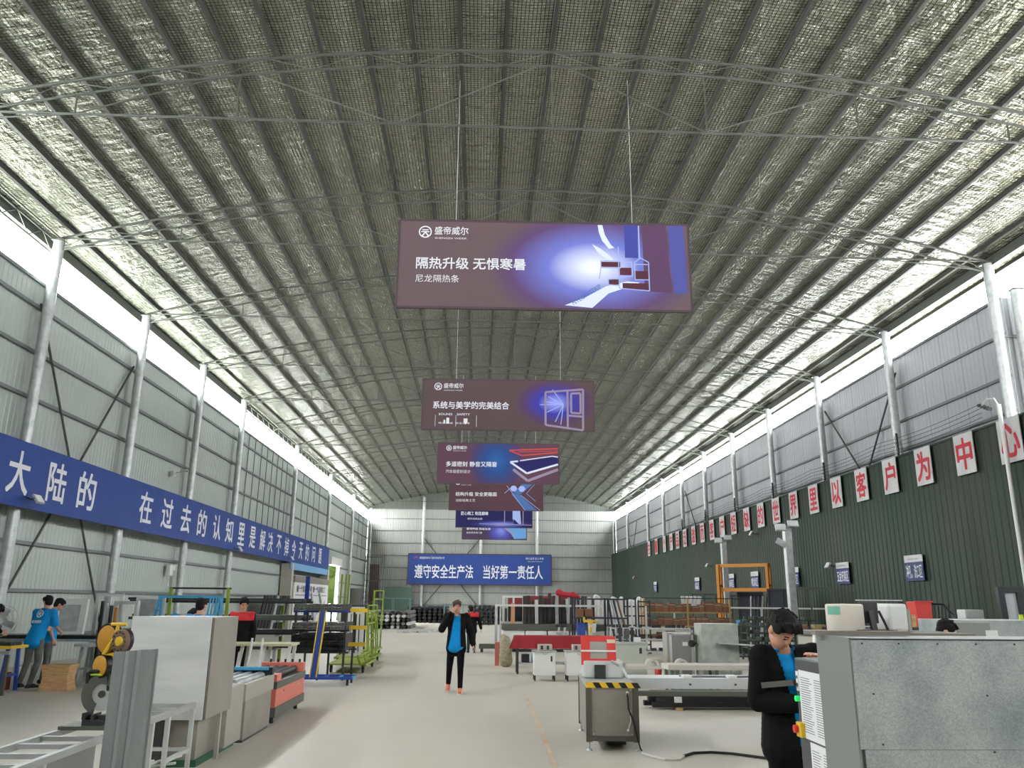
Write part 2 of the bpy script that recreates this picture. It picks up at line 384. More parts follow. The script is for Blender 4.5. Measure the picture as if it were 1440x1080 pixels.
# ceiling: foil quilts sagging between the purlins, under a wire netting
def foil():
    m = bpy.data.materials.new('foil_insulation'); m.use_nodes = True; nt = m.node_tree; b = nt.nodes['Principled BSDF']
    b.inputs['Metallic'].default_value = .68; b.inputs['Roughness'].default_value = .27
    tc = nt.nodes.new('ShaderNodeTexCoord'); sp = nt.nodes.new('ShaderNodeSeparateXYZ'); nt.links.new(tc.outputs['Object'], sp.inputs[0])
    def mth(op, a, v=None, lk=None):
        n = nt.nodes.new('ShaderNodeMath'); n.operation = op; nt.links.new(a, n.inputs[0])
        if v is not None: n.inputs[1].default_value = v
        if lk is not None: nt.links.new(lk, n.inputs[1])
        return n.outputs[0]
    def noise(scale, det, st, rough=.6):
        mp = nt.nodes.new('ShaderNodeMapping'); mp.inputs['Scale'].default_value = st; nt.links.new(tc.outputs['Object'], mp.inputs[0])
        n = nt.nodes.new('ShaderNodeTexNoise'); n.inputs['Scale'].default_value = scale; n.inputs['Detail'].default_value = det; n.inputs['Roughness'].default_value = rough
        nt.links.new(mp.outputs[0], n.inputs['Vector']); return n
    gx = mth('LESS_THAN', mth('FRACT', mth('DIVIDE', sp.outputs[0], .08)), .17)
    gy = mth('LESS_THAN', mth('FRACT', mth('DIVIDE', sp.outputs[1], .08)), .17)
    net = mth('MAXIMUM', gx, lk=gy)
    big = noise(.35, 4, (1, .6, 1)); r = nt.nodes.new('ShaderNodeValToRGB')
    r.color_ramp.elements[0].position = .3; r.color_ramp.elements[1].position = .7
    r.color_ramp.elements[0].color = lin((150, 154, 138)); r.color_ramp.elements[1].color = lin((180, 181, 163))
    nt.links.new(big.outputs['Fac'], r.inputs[0])
    mx = nt.nodes.new('ShaderNodeMix'); mx.data_type = 'RGBA'; nt.links.new(net, mx.inputs[0]); nt.links.new(r.outputs[0], mx.inputs[6]); mx.inputs[7].default_value = lin((56, 58, 52))
    nt.links.new(mx.outputs[2], b.inputs['Base Color'])
    n1 = noise(3.6, 5, (1.3, .8, 1), .55); n2 = noise(1.6, 3, (.5, 2.2, 1)); n3 = noise(26, 3, (.6, 1.4, 1))
    s = mth('ADD', mth('MULTIPLY', n1.outputs['Fac'], 1.0), lk=mth('MULTIPLY', n2.outputs['Fac'], 1.2)); s = mth('ADD', s, lk=mth('MULTIPLY', n3.outputs['Fac'], .1))
    bp = nt.nodes.new('ShaderNodeBump'); bp.inputs['Strength'].default_value = 1.0; bp.inputs['Distance'].default_value = .085
    nt.links.new(s, bp.inputs['Height']); nt.links.new(bp.outputs[0], b.inputs['Normal'])
    return m
RX0, RX1, NP = -12.3, 15.0, 28
PS = (RX1-RX0)/NP
mb = MB(); ys = [YF+i*.6 for i in range(int((YB-YF)/.6)+2)]; xs = []
for i in range(NP):
    for t in (0, .12, .3, .5, .7, .88): xs.append((RX0+(i+t)*PS, t))
xs.append((RX1, 0))
for y in ys:
    for x, t in xs:
        sag = .035*math.sin(PI*t)**.7 if t else 0
        if t: sag += .014*mnoise.noise((x*1.3, y*.9, 0))
        mb.v.append((x, min(y, YB), roof_z(x)-sag))
k = len(xs)
mb.f = [(j*k+i, j*k+i+1, (j+1)*k+i+1, (j+1)*k+i) for j in range(len(ys)-1) for i in range(k-1)]
ce = struct(mb.build('ceiling', foil(), smooth=True, recalc=False))
mb = MB(); mb.v = [(x, y, roof_z(x)+.16) for y in (YF, YB) for x, t in xs]; mb.f = [(i, i+1, k+i+1, k+i) for i in range(k-1)]
mb.build('roof_sheet', mat('pale_roof_sheet', (170, 175, 175), .5), ce, recalc=False)
for i in range(NP+1):
    x = RX0+i*PS
    o = MB().bb(-.04, .04, YF, YB-.05, -.11, .01).build('purlin', M['purlin'], ce); o.location = (x, 0, roof_z(x))
# eave fascia beams
for nm, x, lab in (('eave_beam', -11.98, 'long thin eave beam above the daylight gap over the blue banner wall'), ('eave_beam', 14.45, 'long eave beam above the daylight gap over the red character boards')):
    o = MB().bb(-.09, .09, YF, YB-.2, -.14, .14).build(nm, M['truss']); o.location = (x, 0, roof_z(x)-.2)
    tag(o, lab, 'eave beam')

# columns
def column(x, y, top, r, label, group):
    t = thing('steel_column', label, 'column', (x, y, 0), 0, group)
    MB().cyl((0, 0, 0), (0, 0, top), r, n=18).build('shaft', M['galv'], t, smooth=True)
    MB().cyl((0, 0, top*.45), (0, 0, top*.45+.18), r+.012, n=18).build('band', M['galv'], t, smooth=True)
    MB().bb(-.16, .16, -.16, .16, top, top+.03).bb(-.14, .14, -.02, .02, top-.25, top).build('head_plate', M['truss'], t)
    MB().bb(-.17, .17, -.17, .17, 0, .03).build('base_plate', M['truss'], t)
    return t
for i, kk in enumerate((-1, 0, 1, 2, 3, 5, 7, 9)):
    column(XL, 20.67+6*kk, 11.1, .14, f'round galvanised column on the blue banner wall, {ORD[i]} from the entrance', 'columns on the blue banner wall')
column(XL+.1, 86.5, 11.1, .14, 'round column in the back corner on the blue banner side', 'corner columns')
for i, y in enumerate([20.67+6*kk for kk in range(9)]+[78.3]):
    column(XR, y, 11.1, .14, f'white round column above the green wall, {ORD[i]} from the entrance', 'columns on the green wall')
column(14.95, 20.6, 10.3, .15, 'thick pale column paired beside the first column over the green wall', 'columns on the green wall')
column(XR, 86.4, 11.1, .14, 'round column in the back corner on the green wall side', 'corner columns')
for i, x in enumerate((-5.95, .15, 6.1)):
    column(x, YB-.55, roof_z(x)-.3, .15, f'pale round column against the back wall, {ORD[i]} from the blue banner wall', 'columns on the back wall')

# arched trusses
def chord(off, r, n=26, y=0):
    return MB().path([(XL+(XR-XL)*i/n, y, roof_z(XL+(XR-XL)*i/n)-off) for i in range(n+1)], r, 6)
def make_truss():
    t = thing('roof_truss', '', 'roof truss')
    chord(.23, .034).build('top_chord', M['truss'], t, smooth=True)
    chord(.58, .028).build('lower_chord', M['truss'], t, smooth=True)
    n = 26; mb = MB(); P = lambda i, o: V((XL+(XR-XL)*i/n, 0, roof_z(XL+(XR-XL)*i/n)-o))
    for i in range(n):
        a, b = (.23, .58) if i % 2 else (.58, .23)
        mb.cyl(P(i, a), P(i+1, b), .011, n=5)
    mb.build('web_lattice', M['truss'], t)
    zt = 11.2
    MB().cyl((XL, 0, zt), (XR, 0, zt), .026, n=8).build('tie_rod', M['truss'], t)
    for k in range(1, 8):
        x = XL+(XR-XL)*k/8; MB().cyl((x, 0, zt), (x, 0, roof_z(x)-0.58), .019, n=6).build('strut', M['truss'], t)
    for k in (1, 3, 5, 7):
        for d in (-1, 1):
            x = XL+(XR-XL)*k/8; x2 = XL+(XR-XL)*(k+d*.93)/8
            MB().cyl((x, 0, zt), (x2, 0, roof_z(x2)-.55), .017, n=6).build('brace', M['truss'], t)
    return t
tr = make_truss()
for i, kk in enumerate(range(-2, 11)):
    lab = f'arched steel roof truss with straight tie rod, {ORD[i]} from the entrance'
    if i == 0: tr.location = (0, 20.67+6*kk, 0); tr['label'] = lab; tr['group'] = 'roof trusses'
    else: copy_tree(tr, (0, 20.67+6*kk, 0), label=lab)
# lattice eave girders on the blue banner wall
def girder(y0, y1, label):
    t = thing('eave_girder', label, 'girder', (XL-.05, y0, 0), 0, 'lattice eave girders'); L = y1-y0; n = int(L/.55)
    for nm, z, x in (('chord', 11.15, -.1), ('chord', 10.75, -.1), ('chord', 11.15, .12)):
        MB().cyl((x, .1, z), (x, L-.1, z), .025, n=6).build(nm, M['truss'], t)
    mb = MB()
    for i in range(n):
        a, b = (11.15, 10.75) if i % 2 else (10.75, 11.15)
        mb.cyl((-.1, L*i/n, a), (-.1, L*(i+1)/n, b), .014, n=5)
        if i % 2: mb.cyl((-.1, L*i/n, 11.15), (.12, L*(i+1)/n, 11.15), .012, n=5)
    mb.build('web_lattice', M['truss'], t)
girder(14.67, 20.67, 'lattice girder under the eave before the first visible banner-wall column')
for a, b, nm in ((38.67, 50.67, 'fifth'), (50.67, 62.67, 'sixth'), (62.67, 74.67, 'seventh'), (74.67, 86.67, 'eighth')):
    girder(a, b, f'long lattice eave girder starting at the {nm} banner-wall column')
# roller shutter box over the doorway, outside tree
t = thing('roller_shutter', 'raised grey roller shutter box over the bright doorway', 'shutter', (-11.75, 67, 0))
MB().bb(-.25, .3, -2.5, 2.5, 4.35, 4.95).build('housing', M['white_steel'], t, bevel=.03)
MB().bb(-.1, .1, -2.5, -2.35, 0, 4.35).build('guide_rail', M['galv'], t)
MB().bb(-.1, .1, 2.35, 2.5, 0, 4.35).build('guide_rail', M['galv'], t)
def tree(x, y, h, rad, label):
    t = thing('tree', label, 'tree', (x, y, 0))
    MB().cyl((0, 0, 0), (.1, 0, h*.6), .12, .07).build('trunk', mat('bark', (92, 80, 66), .9), t)
    mb = MB()
    for i in range(26):
        a = random.random()*2*PI; u = random.uniform(-.8, .9); q = rad*.62; mb.ell((q*math.sqrt(1-u*u)*math.cos(a), q*math.sqrt(1-u*u)*math.sin(a), h*.55+q*u*1.25), rad*random.uniform(.34, .5), 10, 7)
    mb.ell((0, 0, h*.55), (rad*.75, rad*.75, rad*.95), 12, 9)
    for i in range(900):
        a = random.random()*2*PI; u = random.uniform(-1, 1); rr = rad*random.random()**.4
        p = V((rr*math.sqrt(1-u*u)*math.cos(a), rr*math.sqrt(1-u*u)*math.sin(a), h*.62+rr*u*1.2))
        d = V((random.uniform(-1, 1), random.uniform(-1, 1), random.uniform(-1, 1))).normalized(); e = d.cross(V((.3, .5, .8))).normalized()
        mb.quad(p-d*.14, p+e*.08, p+d*.14, p-e*.08)
    mb.build('foliage', mat('leaf_green', (25, 32, 12), 1, spec=0), t, recalc=False)
tree(-16.3, 88, 6.5, 2.6, 'leafy green tree outside the bright doorway in the banner wall')
# faded orange walkway line
pts = [(.93, 16), (.93, 14), (.9, 11.5), (.86, 8.5), (.8, 6)]
mb = MB()
for (a, b), (c, d) in zip(pts, pts[1:]): mb.quad((a-.04, b, .003), (a+.04, b, .003), (c+.04, d, .003), (c-.04, d, .003))
fl = bpy.data.objects['floor']
mb.build('floor_line', mat('worn_orange_paint', (214, 178, 140), .7, 0, (206, 196, 180), 2.2, (.38, .55)), fl)
# ================================================================== OVERHEAD AND WALL SIGNS
def glow_print(name, base, glow, c, rx, rz, base2=None, power=1.5):
    """printed artwork: a dark ground with a soft printed burst centred at C (local x,z)"""
    m = bpy.data.materials.new(name); m.use_nodes = True; nt = m.node_tree; b = nt.nodes['Principled BSDF']
    tc = nt.nodes.new('ShaderNodeTexCoord'); mp = nt.nodes.new('ShaderNodeMapping'); nt.links.new(tc.outputs['Object'], mp.inputs[0])
    mp.vector_type = 'TEXTURE'; mp.inputs['Location'].default_value = (c[0], 0, c[1]); mp.inputs['Scale'].default_value = (rx, 1000, rz)
    g = nt.nodes.new('ShaderNodeTexGradient'); g.gradient_type = 'SPHERICAL'; nt.links.new(mp.outputs[0], g.inputs[0])
    r = nt.nodes.new('ShaderNodeValToRGB'); e = r.color_ramp.elements; e[0].color = lin(base); e[1].color = lin(glow[-1]); e[1].position = .95
    for i, gc in enumerate(glow[:-1]):
        k = e.new(.22+.36*i); k.color = lin(gc)
    nt.links.new(g.outputs['Fac'], r.inputs[0]); nt.links.new(r.outputs[0], b.inputs['Base Color'])
    b.inputs['Roughness'].default_value = .6; b.inputs['Specular IOR Level'].default_value = .2
    return m
def emblem(mt, parent, c, r, y=-.012, sx=1):
    """ring with a roofed split stem inside"""
    mb = MB(); n = 28
    P = lambda u, w: (c[0]+u*r*sx, y, c[1]+w*r)
    for i in range(n):
        a, b = 2*PI*i/n, 2*PI*(i+1)/n
        mb.quad(P(math.cos(a), math.sin(a)), P(math.cos(b), math.sin(b)), P(.8*math.cos(b), .8*math.sin(b)), P(.8*math.cos(a), .8*math.sin(a)))
    for q in (((-.5, .42), (.5, .42), (.42, .24), (-.42, .24)), ((-.62, .12), (.62, .12), (.62, -.06), (-.62, -.06)),
              ((-.12, -.06), (.1, -.06), (-.32, -.72), (-.55, -.62)), ((-.06, -.06), (.16, -.06), (.58, -.6), (.36, -.72))):
        mb.quad(*[P(*p) for p in q])
    return mb.build('emblem', mt, parent, recalc=False)
def poly2(mb, pts, y=-.012): n = len(mb.v); mb.v += [(a, y, b) for a, b in pts]; mb.f.append(tuple(range(n, n+len(pts)))); return mb
def stroke(mb, pts, w, y=-.012):
    for (a, b), (c, d) in zip(pts, pts[1:]):
        L = math.hypot(c-a, d-b) or 1; nx, ny = -(d-b)/L*w/2, (c-a)/L*w/2
        poly2(mb, [(a+nx, b+ny), (c+nx, d+ny), (c-nx, d-ny), (a-nx, b-ny)], y)
    return mb
BW, BH = 6.2, 2.06
U, Wv = (1, 0, 0), (0, 0, 1)
m_edge = mat('banner_hem', (70, 56, 62), .7)
art = {k: mat('print_'+k, c, .6, spec=.2) for k, c in dict(pale=(216, 222, 240), ice=(160, 176, 226), cyan=(96, 148, 200), maroon=(84, 44, 56), redframe=(196, 74, 66), grey=(150, 136, 160), navy=(34, 32, 92), steel=(74, 110, 168)).items()}
def ceiling_banner(y, xc, z, ground, label, lines, deco, logo=True, BH=2.06):
    t = thing('hanging_banner', label, 'banner', (xc, y, z), R(-1.0), 'banners hanging down the hall')
    MB().bb(-BW/2, BW/2, -.004, .03, -BH/2, BH/2).build('panel', ground, t)
    fr = MB()
    for a, b in (((-BW/2, -BH/2), (BW/2, -BH/2)), ((BW/2, -BH/2), (BW/2, BH/2)), ((BW/2, BH/2), (-BW/2, BH/2)), ((-BW/2, BH/2), (-BW/2, -BH/2))):
        fr.bar((a[0], .015, a[1]), (b[0], .015, b[1]), .05)
    fr.build('hem_frame', m_edge, t)
    for sx in (-1.9, 1.9):
        MB().cyl((sx, .015, BH/2), (sx, .015, roof_z(xc+sx)-.03-z), .008, n=5).build('suspension_wire', M['galv'], t)
    if logo:
        emblem(M['letter_white'], t, (-BW/2+.55, BH/2-.27), .14)
        lettering('盛帝威尔', M['letter_white'], t, (-BW/2+.75, -.012, BH/2-.33), U, Wv, width=.72, height=.19, weight=.012)
        lettering('SHENGDI WEIER', M['letter_white'], t, (-BW/2+.76, -.012, BH/2-.43), U, Wv, width=.68, height=.04)
    for body, x, zz, wd, h, wt in lines:
        lettering(body, M['letter_white'], t, (-BW/2+x, -.012, -BH/2+zz), U, Wv, width=wd, height=h, weight=wt)
    deco(t)
    return t
def deco1(t):
    a = MB(); b = MB(); c = MB()
    poly2(a, [(.9+.1, -.95), (1.35, -.62), (1.9, -.42), (2.02, -.36), (1.75, -.34), (1.3, -.46), (.85, -.72), (.52, -.86), (.42, -.9)][::-1], -.010)
    poly2(a, [(1.15, .95), (1.25, .95), (1.3, .72), (1.42, .5), (1.5, .42), (1.38, .4), (1.24, .58), (1.17, .78)], -.010)
    poly2(a, [(1.02, .5), (1.2, .4), (1.42, .22), (1.5, .12), (1.36, .14), (1.16, .28)], -.010)
    a.build('seal_strip_print', art['pale'], t, recalc=False)
    a = MB(); poly2(a, [(2.12, -.56), (2.7, -.58), (2.62, .97), (2.1, .97)], -.008); a.build('brown_pane_print', mat('print_brown_violet', (90, 62, 92), .6, spec=.2), t, recalc=False)
    a = MB(); poly2(a, [(2.74, -.6), (3.02, -.6), (3.0, .97), (2.66, .97)], -.008); a.build('blue_edge_print', mat('print_periwinkle', (78, 82, 148), .6, spec=.2), t, recalc=False)
    a = MB(); poly2(a, [(1.72, .2), (2.0, .2), (2.0, .97), (1.72, .97)], -.008); a.build('blue_pane_print', mat('print_deep_blue', (66, 72, 150), .6, spec=.2), t, recalc=False)
    for x0, x1, z0, z1 in ((1.2, 1.62, -.02, .1), (1.6, 1.85, -.2, -.03), (1.35, 1.58, -.42, -.3), (1.9, 2.2, -.3, -.1), (1.65, 2.2, -.52, -.38)): poly2(b, [(x0, z0), (x1, z0), (x1, z1), (x0, z1)], -.0105)
    b.build('section_core_print', art['maroon'], t, recalc=False)
    for pts in ([(1.2, .12), (1.62, .12), (1.62, -.04), (1.2, -.04), (1.2, .12)], [(1.58, .45), (1.58, -.5), (2.22, -.55), (2.22, .1), (2.05, .2), (1.92, .1), (1.92, -.3), (2.22, -.3)], [(1.62, .1), (1.86, .1), (1.86, -.22), (1.58, -.25)], [(1.2, -.04), (1.16, -.3)], [(1.92, .05), (2.2, .05)], [(1.35, -.3), (1.58, -.28), (1.58, -.44), (1.35, -.42), (1.35, -.3)]):
        stroke(c, pts, .022)
    stroke(c, [(2.03, .2), (2.03, .95)], .03)
    c.build('section_outline_print', art['ice'], t, recalc=False)
    lettering('NYLON STRIP', art['steel'], t, (.62, -.013, -.9), (.82, 0, .57), (-.57, 0, .82), width=.72, height=.1)
def deco2(t):
    a = MB()
    for pts in ([(1.35, .5), (1.35, -.72), (2.7, -.9), (2.72, .62), (1.35, .5)], [(2.15, .56), (2.15, -.82)], [(2.15, -.36), (2.72, -.4)], [(2.28, .46), (2.28, -.26), (2.62, -.28), (2.62, .48), (2.28, .46)]): stroke(a, pts, .075)
    a.build('window_frame_print', art['grey'], t, recalc=False)
    a = MB()
    for dx, dz in ((-.55, .28), (-.7, .1), (-.85, -.02), (-.6, -.3), (-.3, -.65), (-.1, -.75), (-.4, .55)): stroke(a, [(2.0, .05), (2.0+dx, .05+dz)], .03, -.011)
    a.build('light_ray_print', art['ice'], t, recalc=False)
    a = MB()
    for x in (-2.62, -1.88, -1.14): stroke(a, [(x, -.82), (x, -.4)], .012)
    poly2(a, [(-2.32, -.7), (-2.26, -.7), (-2.26, -.58), (-2.32, -.58)]); poly2(a, [(-2.22, -.72), (-2.12, -.72), (-2.12, -.5), (-2.22, -.5)])
    poly2(a, [(-1.6, -.52), (-1.46, -.52), (-1.46, -.66), (-1.53, -.74), (-1.6, -.66)])
    a.build('icon_print', M['letter_white'], t, recalc=False)
def deco3(t):
    a = MB(); stroke(a, [(3.05, .8), (.55, .68), (1.2, .42), (3.05, .6)], .07); stroke(a, [(3.05, .68), (1.0, .6)], .03)
    a.build('red_frame_print', art['redframe'], t, recalc=False)
    a = MB(); poly2(a, [(.75, .02), (2.7, .36), (3.05, .3), (3.05, -.1), (1.4, -.5)], -.008); a.build('dark_pane_print', art['navy'], t, recalc=False)
    a = MB(); stroke(a, [(1.1, .15), (2.75, .4), (3.05, .36)], .05); stroke(a, [(.6, .08), (1.45, -.5), (3.05, -.02)], .1); stroke(a, [(.6, .08), (1.0, .12)], .09)
    a.build('white_frame_print', art['pale'], t, recalc=False)
    a = MB(); stroke(a, [(.75, -.3), (1.5, -.88), (3.05, -.28)], .14, -.010); a.build('grey_frame_print', art['grey'], t, recalc=False)
def deco4(t):
    a = MB(); poly2(a, [(1.0, .05), (1.5, .05), (2.7, -1.0), (1.9, -1.0)], -.009); poly2(a, [(1.1, .1), (2.0, 1.0), (2.75, 1.0), (1.6, .05)], -.009)
    a.build('corner_profile_print', art['steel'], t, recalc=False)
    a = MB(); stroke(a, [(.7, .6), (1.9, -1.0)], .03); stroke(a, [(.55, .1), (1.0, .5)], .03); stroke(a, [(1.6, 0), (2.9, -1.0)], .03); stroke(a, [(2.8, 1.0), (2.0, .1), (2.6, -.4)], .02)
    for cx, cz in ((1.15, .42), (1.7, .4)):
        poly2(a, [(cx+.24*math.cos(i*PI/6)*(1-.15*(i % 2)), cz+.2*math.sin(i*PI/6)) for i in range(12)], -.011)
    a.build('bracket_print', art['ice'], t, recalc=False)
def deco5(t):
    a = MB(); stroke(a, [(.85, 1), (.85, -.75)], .07); stroke(a, [(2.35, 1), (2.35, -.75)], .07); stroke(a, [(-1.2, -.72), (3.05, -.8)], .06)
    a.build('frame_print', art['grey'], t, recalc=False)
    a = MB(); poly2(a, [(1.5, .9), (2.05, 1.0), (2.2, -.72), (1.75, -.72), (1.5, -.3)], -.009); a.build('sash_print', art['ice'], t, recalc=False)
    a = MB(); poly2(a, [(1.6, -.3), (2.0, -.72), (1.62, -.72)], -.0135); a.build('shadow_print', art['navy'], t, recalc=False)
def deco6(t):
    a = MB(); poly2(a, [(.9, .6), (3.05, .9), (3.05, -.9), (1.9, -.95)], -.009); a.build('glass_sheet_print', art['cyan'], t, recalc=False)
    a = MB(); stroke(a, [(.5, .5), (1.9, -.6)], .16); stroke(a, [(.5, .5), (1.3, .9)], .1); stroke(a, [(1.3, .8), (3.0, -.2)], .03); a.build('edge_print', art['grey'], t, recalc=False)
BN = []
ceiling_banner(15.8, 1.27, 8.63, glow_print('print_burst_maroon', (102, 84, 88), [(92, 68, 106), (112, 120, 200), (236, 240, 252)], (1.05, -.03), 2.3, 1.35),
    'large mauve hanging banner with a white light burst and a window profile cross-section', [('隔热升级 无惧寒暑', .38, .86, 2.32, .27, .02), ('尼龙隔热条', .38, .56, .92, .17, 0)], deco1, BH=1.98)
ceiling_banner(28.3, .95, 8.58, glow_print('print_burst_brown', (88, 70, 72), [(84, 60, 92), (58, 58, 164), (150, 156, 240)], (1.7, .1), 1.5, .95),
    'brown banner showing a white window frame with blue light rays', [('系统与美学的完美结合', .38, .76, 2.75, .28, .02), ('SOUND    SAFETY', .6, .52, 1.12, .08, .01), ('隔音降噪  安全保障', .6, .2, 1.12, .07, 0)], deco2, BH=1.86)
ceiling_banner(40.8, .9, 8.52, glow_print('print_burst_blue', (92, 62, 78), [(70, 62, 104), (38, 72, 130), (44, 92, 156)], (-.1, .1), 1.5, 1.6),
    'banner with a red frame print above a white frame print on blue and plum', [('多道密封 静音又隔音', .42, .84, 2.6, .27, .02), ('汽车级密封设计', .42, .5, 1.25, .18, 0)], deco3)
ceiling_banner(53.3, 1.05, 8.5, mat('print_plum', (84, 58, 66), .6, spec=.2),
    'dark plum banner with a mitred blue corner profile print', [('结构升级 安全更稳固', .42, .92, 2.7, .27, .02), ('注胶组角工艺', .42, .55, 1.3, .18, 0)], deco4)
ceiling_banner(65.8, 1.15, 8.45, glow_print('print_navy', (34, 32, 82), [(44, 44, 110), (84, 92, 176), (150, 160, 220)], (.6, -.75), 2.6, .35),
    'navy banner with a white door sash print, second furthest from the entrance', [('匠心精工 制造巅峰', .42, .98, 2.2, .3, .02), ('细节成就品质', .95, .62, 1.2, .16, 0)], deco5, False)
ceiling_banner(78.3, 1.42, 8.4, glow_print('print_navy_plum', (66, 52, 74), [(64, 56, 120), (80, 84, 170), (120, 130, 210)], (.6, -.2), 1.4, 1.4),
    'navy and plum banner with pale blue glass print, furthest from the entrance', [('智尚科技 热爱生活', .42, .9, 2.3, .3, .02), ('高品质系统门窗', .42, .55, 1.5, .17, 0)], deco6, False)

# big blue banner on the back wall
t = thing('wall_banner', 'wide blue safety slogan banner with white characters across the back wall', 'banner', (.1, YB-.8, 4.86))
m_bl = mat('royal_blue_vinyl', (46, 70, 136), .6, 0, (50, 75, 144), 1.2, spec=.25)
MB().bb(-7.5, 7.5, -.03, .03, -1.55, 1.55).build('panel', m_bl, t)
fr = MB()
for a, b in (((-7.5, -1.55), (7.5, -1.55)), ((7.5, -1.55), (7.5, 1.55)), ((7.5, 1.55), (-7.5, 1.55)), ((-7.5, 1.55), (-7.5, -1.55))): fr.bar((a[0], 0, a[1]), (b[0], 0, b[1]), .1)
fr.build('hem_frame', m_edge, t)
lettering('遵守安全生产法', M['letter_white'], t, (-6.8, -.04, -.95), U, Wv, width=6.1, height=1.4, weight=.018)
lettering('当好第一责任人', M['letter_white'], t, (.35, -.04, -.95), U, Wv, width=6.25, height=1.4, weight=.018)
lettering('湖南盛帝威尔门窗科技有限公司', M['letter_white'], t, (-6.35, -.04, 1.02), U, Wv, width=2.6, height=.24)
lettering('精工品质 匠心传承', M['letter_white'], t, (4.8, -.04, 1.05), U, Wv, width=1.9, height=.24)
lettering('HIGH QUALITY WINDOWS', M['letter_white'], t, (5.0, -.04, .8), U, Wv, width=1.6, height=.1)
a = MB(); stroke(a, [(-6.9, 1.05), (-6.7, 1.25), (-6.5, 1.12)], .07, -.04); a.build('emblem', M['letter_red'], t, recalc=False)
for x in (-6, -.05, 6): MB().bb(x-.04, x+.04, .03, .095, -.1, .1).build('fixing_bracket', M['truss'], t)

# long blue slogan banner on the left wall
t = thing('slogan_banner', 'long royal blue slogan banner with white characters along the grey column wall', 'banner', (-11.3, 0, 0))
MB().bb(-.03, .03, 10, 62.2, 3.86, 5.45).build('panel', m_bl, t)
MB().bb(-.034, .034, 49.9, 62.2, 3.45, 3.86).build('pale_strip', mat('sky_blue_vinyl', (120, 172, 216), .6), t)['label'] = 'pale blue lower strip'
for y in (20.67, 26.67, 32.67, 38.67, 50.67): MB().bb(-.155, -.03, y-.05, y+.05, 4.5, 4.7).build('fixing_bracket', M['truss'], t)
LCH = [('大', 27, 663), ('陆', 80, 680), ('的', 122, 692), ('在', 205, 716), ('过', 235, 725), ('去', 261, 733), ('的', 284, 737), ('认', 305, 743), ('知', 322, 750), ('里', 339, 754), ('是', 355, 757), ('解', 369, 761), ('决', 380, 764), ('不', 392, 767), ('掉', 403, 770), ('今', 413, 773), ('天', 423, 775), ('的', 432, 777), ('问', 441, 779), ('题', 450, 782)]
for ch, x, y in LCH:
    Y = on_x(x, y, -11.27).y
    wd = .95 if Y < 22 else 1.05
    lettering(ch, M['letter_white'], t, (.034, Y-wd/2, 4.15), (0, 1, 0), Wv, width=wd, height=1.05, weight=.02)
Y = 14.8
for ch in '新':
    lettering(ch, M['letter_white'], t, (.034, Y, 4.15), (0, 1, 0), Wv, width=.95, height=1.05, weight=.02)

# red character boards on the green wall
RCH = [('在', 127, 502, 553, '存在'), ('一', 152, 497, 548, ''), ('个', 180, 486, 543, ''), ('产', 203, 475, 534, ''), ('品', 225, 468, 528, ''), ('泛', 250, 460, 522, ''), ('滥', 280, 452, 516, ''), ('而', 310, 442, 508, ''), ('客', 343, 430, 500, ''), ('户', 378, 416, 490, ''), ('短', 417, 404, 478, ''), ('缺', 462, 388, 468, ''), ('的', 510, 370, 456, ''), ('世', 562, 350, 442, ''), ('界', 622, 330, 424, ''), ('里', 690, 310, 405, ''), ('以', 768, 285, 387, ''), ('客', 853, 255, 363, ''), ('户', 950, 222, 337, ''), ('为', 1062, 178, 303, ''), ('中', 1200, 128, 265, ''), ('心', 1352, 75, 222, '')]
NUM = ORD
m_board = mat('white_sign_board', (214, 213, 212), .6, 0, (200, 199, 198), 2)
for i, (ch, x, y0, y1, _) in enumerate(RCH):
    Yf = on_x(860+x*580/1440, 560+(y0+y1)/2*580/1440, 13.84).y      # far edge of the board
    t = thing('character_board', f'white board with a red character on the green wall, {ORD[len(RCH)-1-i]} from the entrance', 'sign', (13.84, Yf-.46, 5.92), 0, 'red character boards')
    MB().bb(-.012, .012, -.46, .46, -.58, .58).build('board', m_board, t)
    lettering(ch, M['letter_red'], t, (-.016, .38, -.46), (0, -1, 0), Wv, width=.76, height=.92, weight=.034)
    MB().bb(.012, .06, -.3, .3, -.03, .03).build('batten', M['truss'], t)

# small blue area signs on the green wall
for i, (yc, body) in enumerate(((25.7, '冲孔、洗口区'), (30.9, '五金安装区'), (35.8, '组框区'), (41.0, '喷涂区'), (44.9, '角码区'), (52.0, '成品区'), (64.5, '下料区'))):
    t = thing('area_sign', f'small white and navy area sign hung on the green wall, {ORD[i]} from the entrance', 'sign', (13.84, yc, 2.86), 0, 'area signs on the green wall')
    MB().bb(-.01, .01, -.55, .55, -.4, .18).build('navy_panel', mat('navy_sign', (40, 46, 104), .55) if i == 0 else bpy.data.materials['navy_sign'], t)
    MB().bb(-.01, .01, -.55, .55, .18, .4).build('white_panel', m_board, t)
    MB().bb(.01, .06, -.1, .1, -.05, .05).build('hook', M['truss'], t)
    lettering(body, M['letter_white'], t, (-.014, .48, -.32), (0, -1, 0), Wv, width=.96, height=.42, weight=.02)
    lettering('盛帝威尔 AREA', M['ink'], t, (-.014, .3, .25), (0, -1, 0), Wv, width=.6, height=.06)
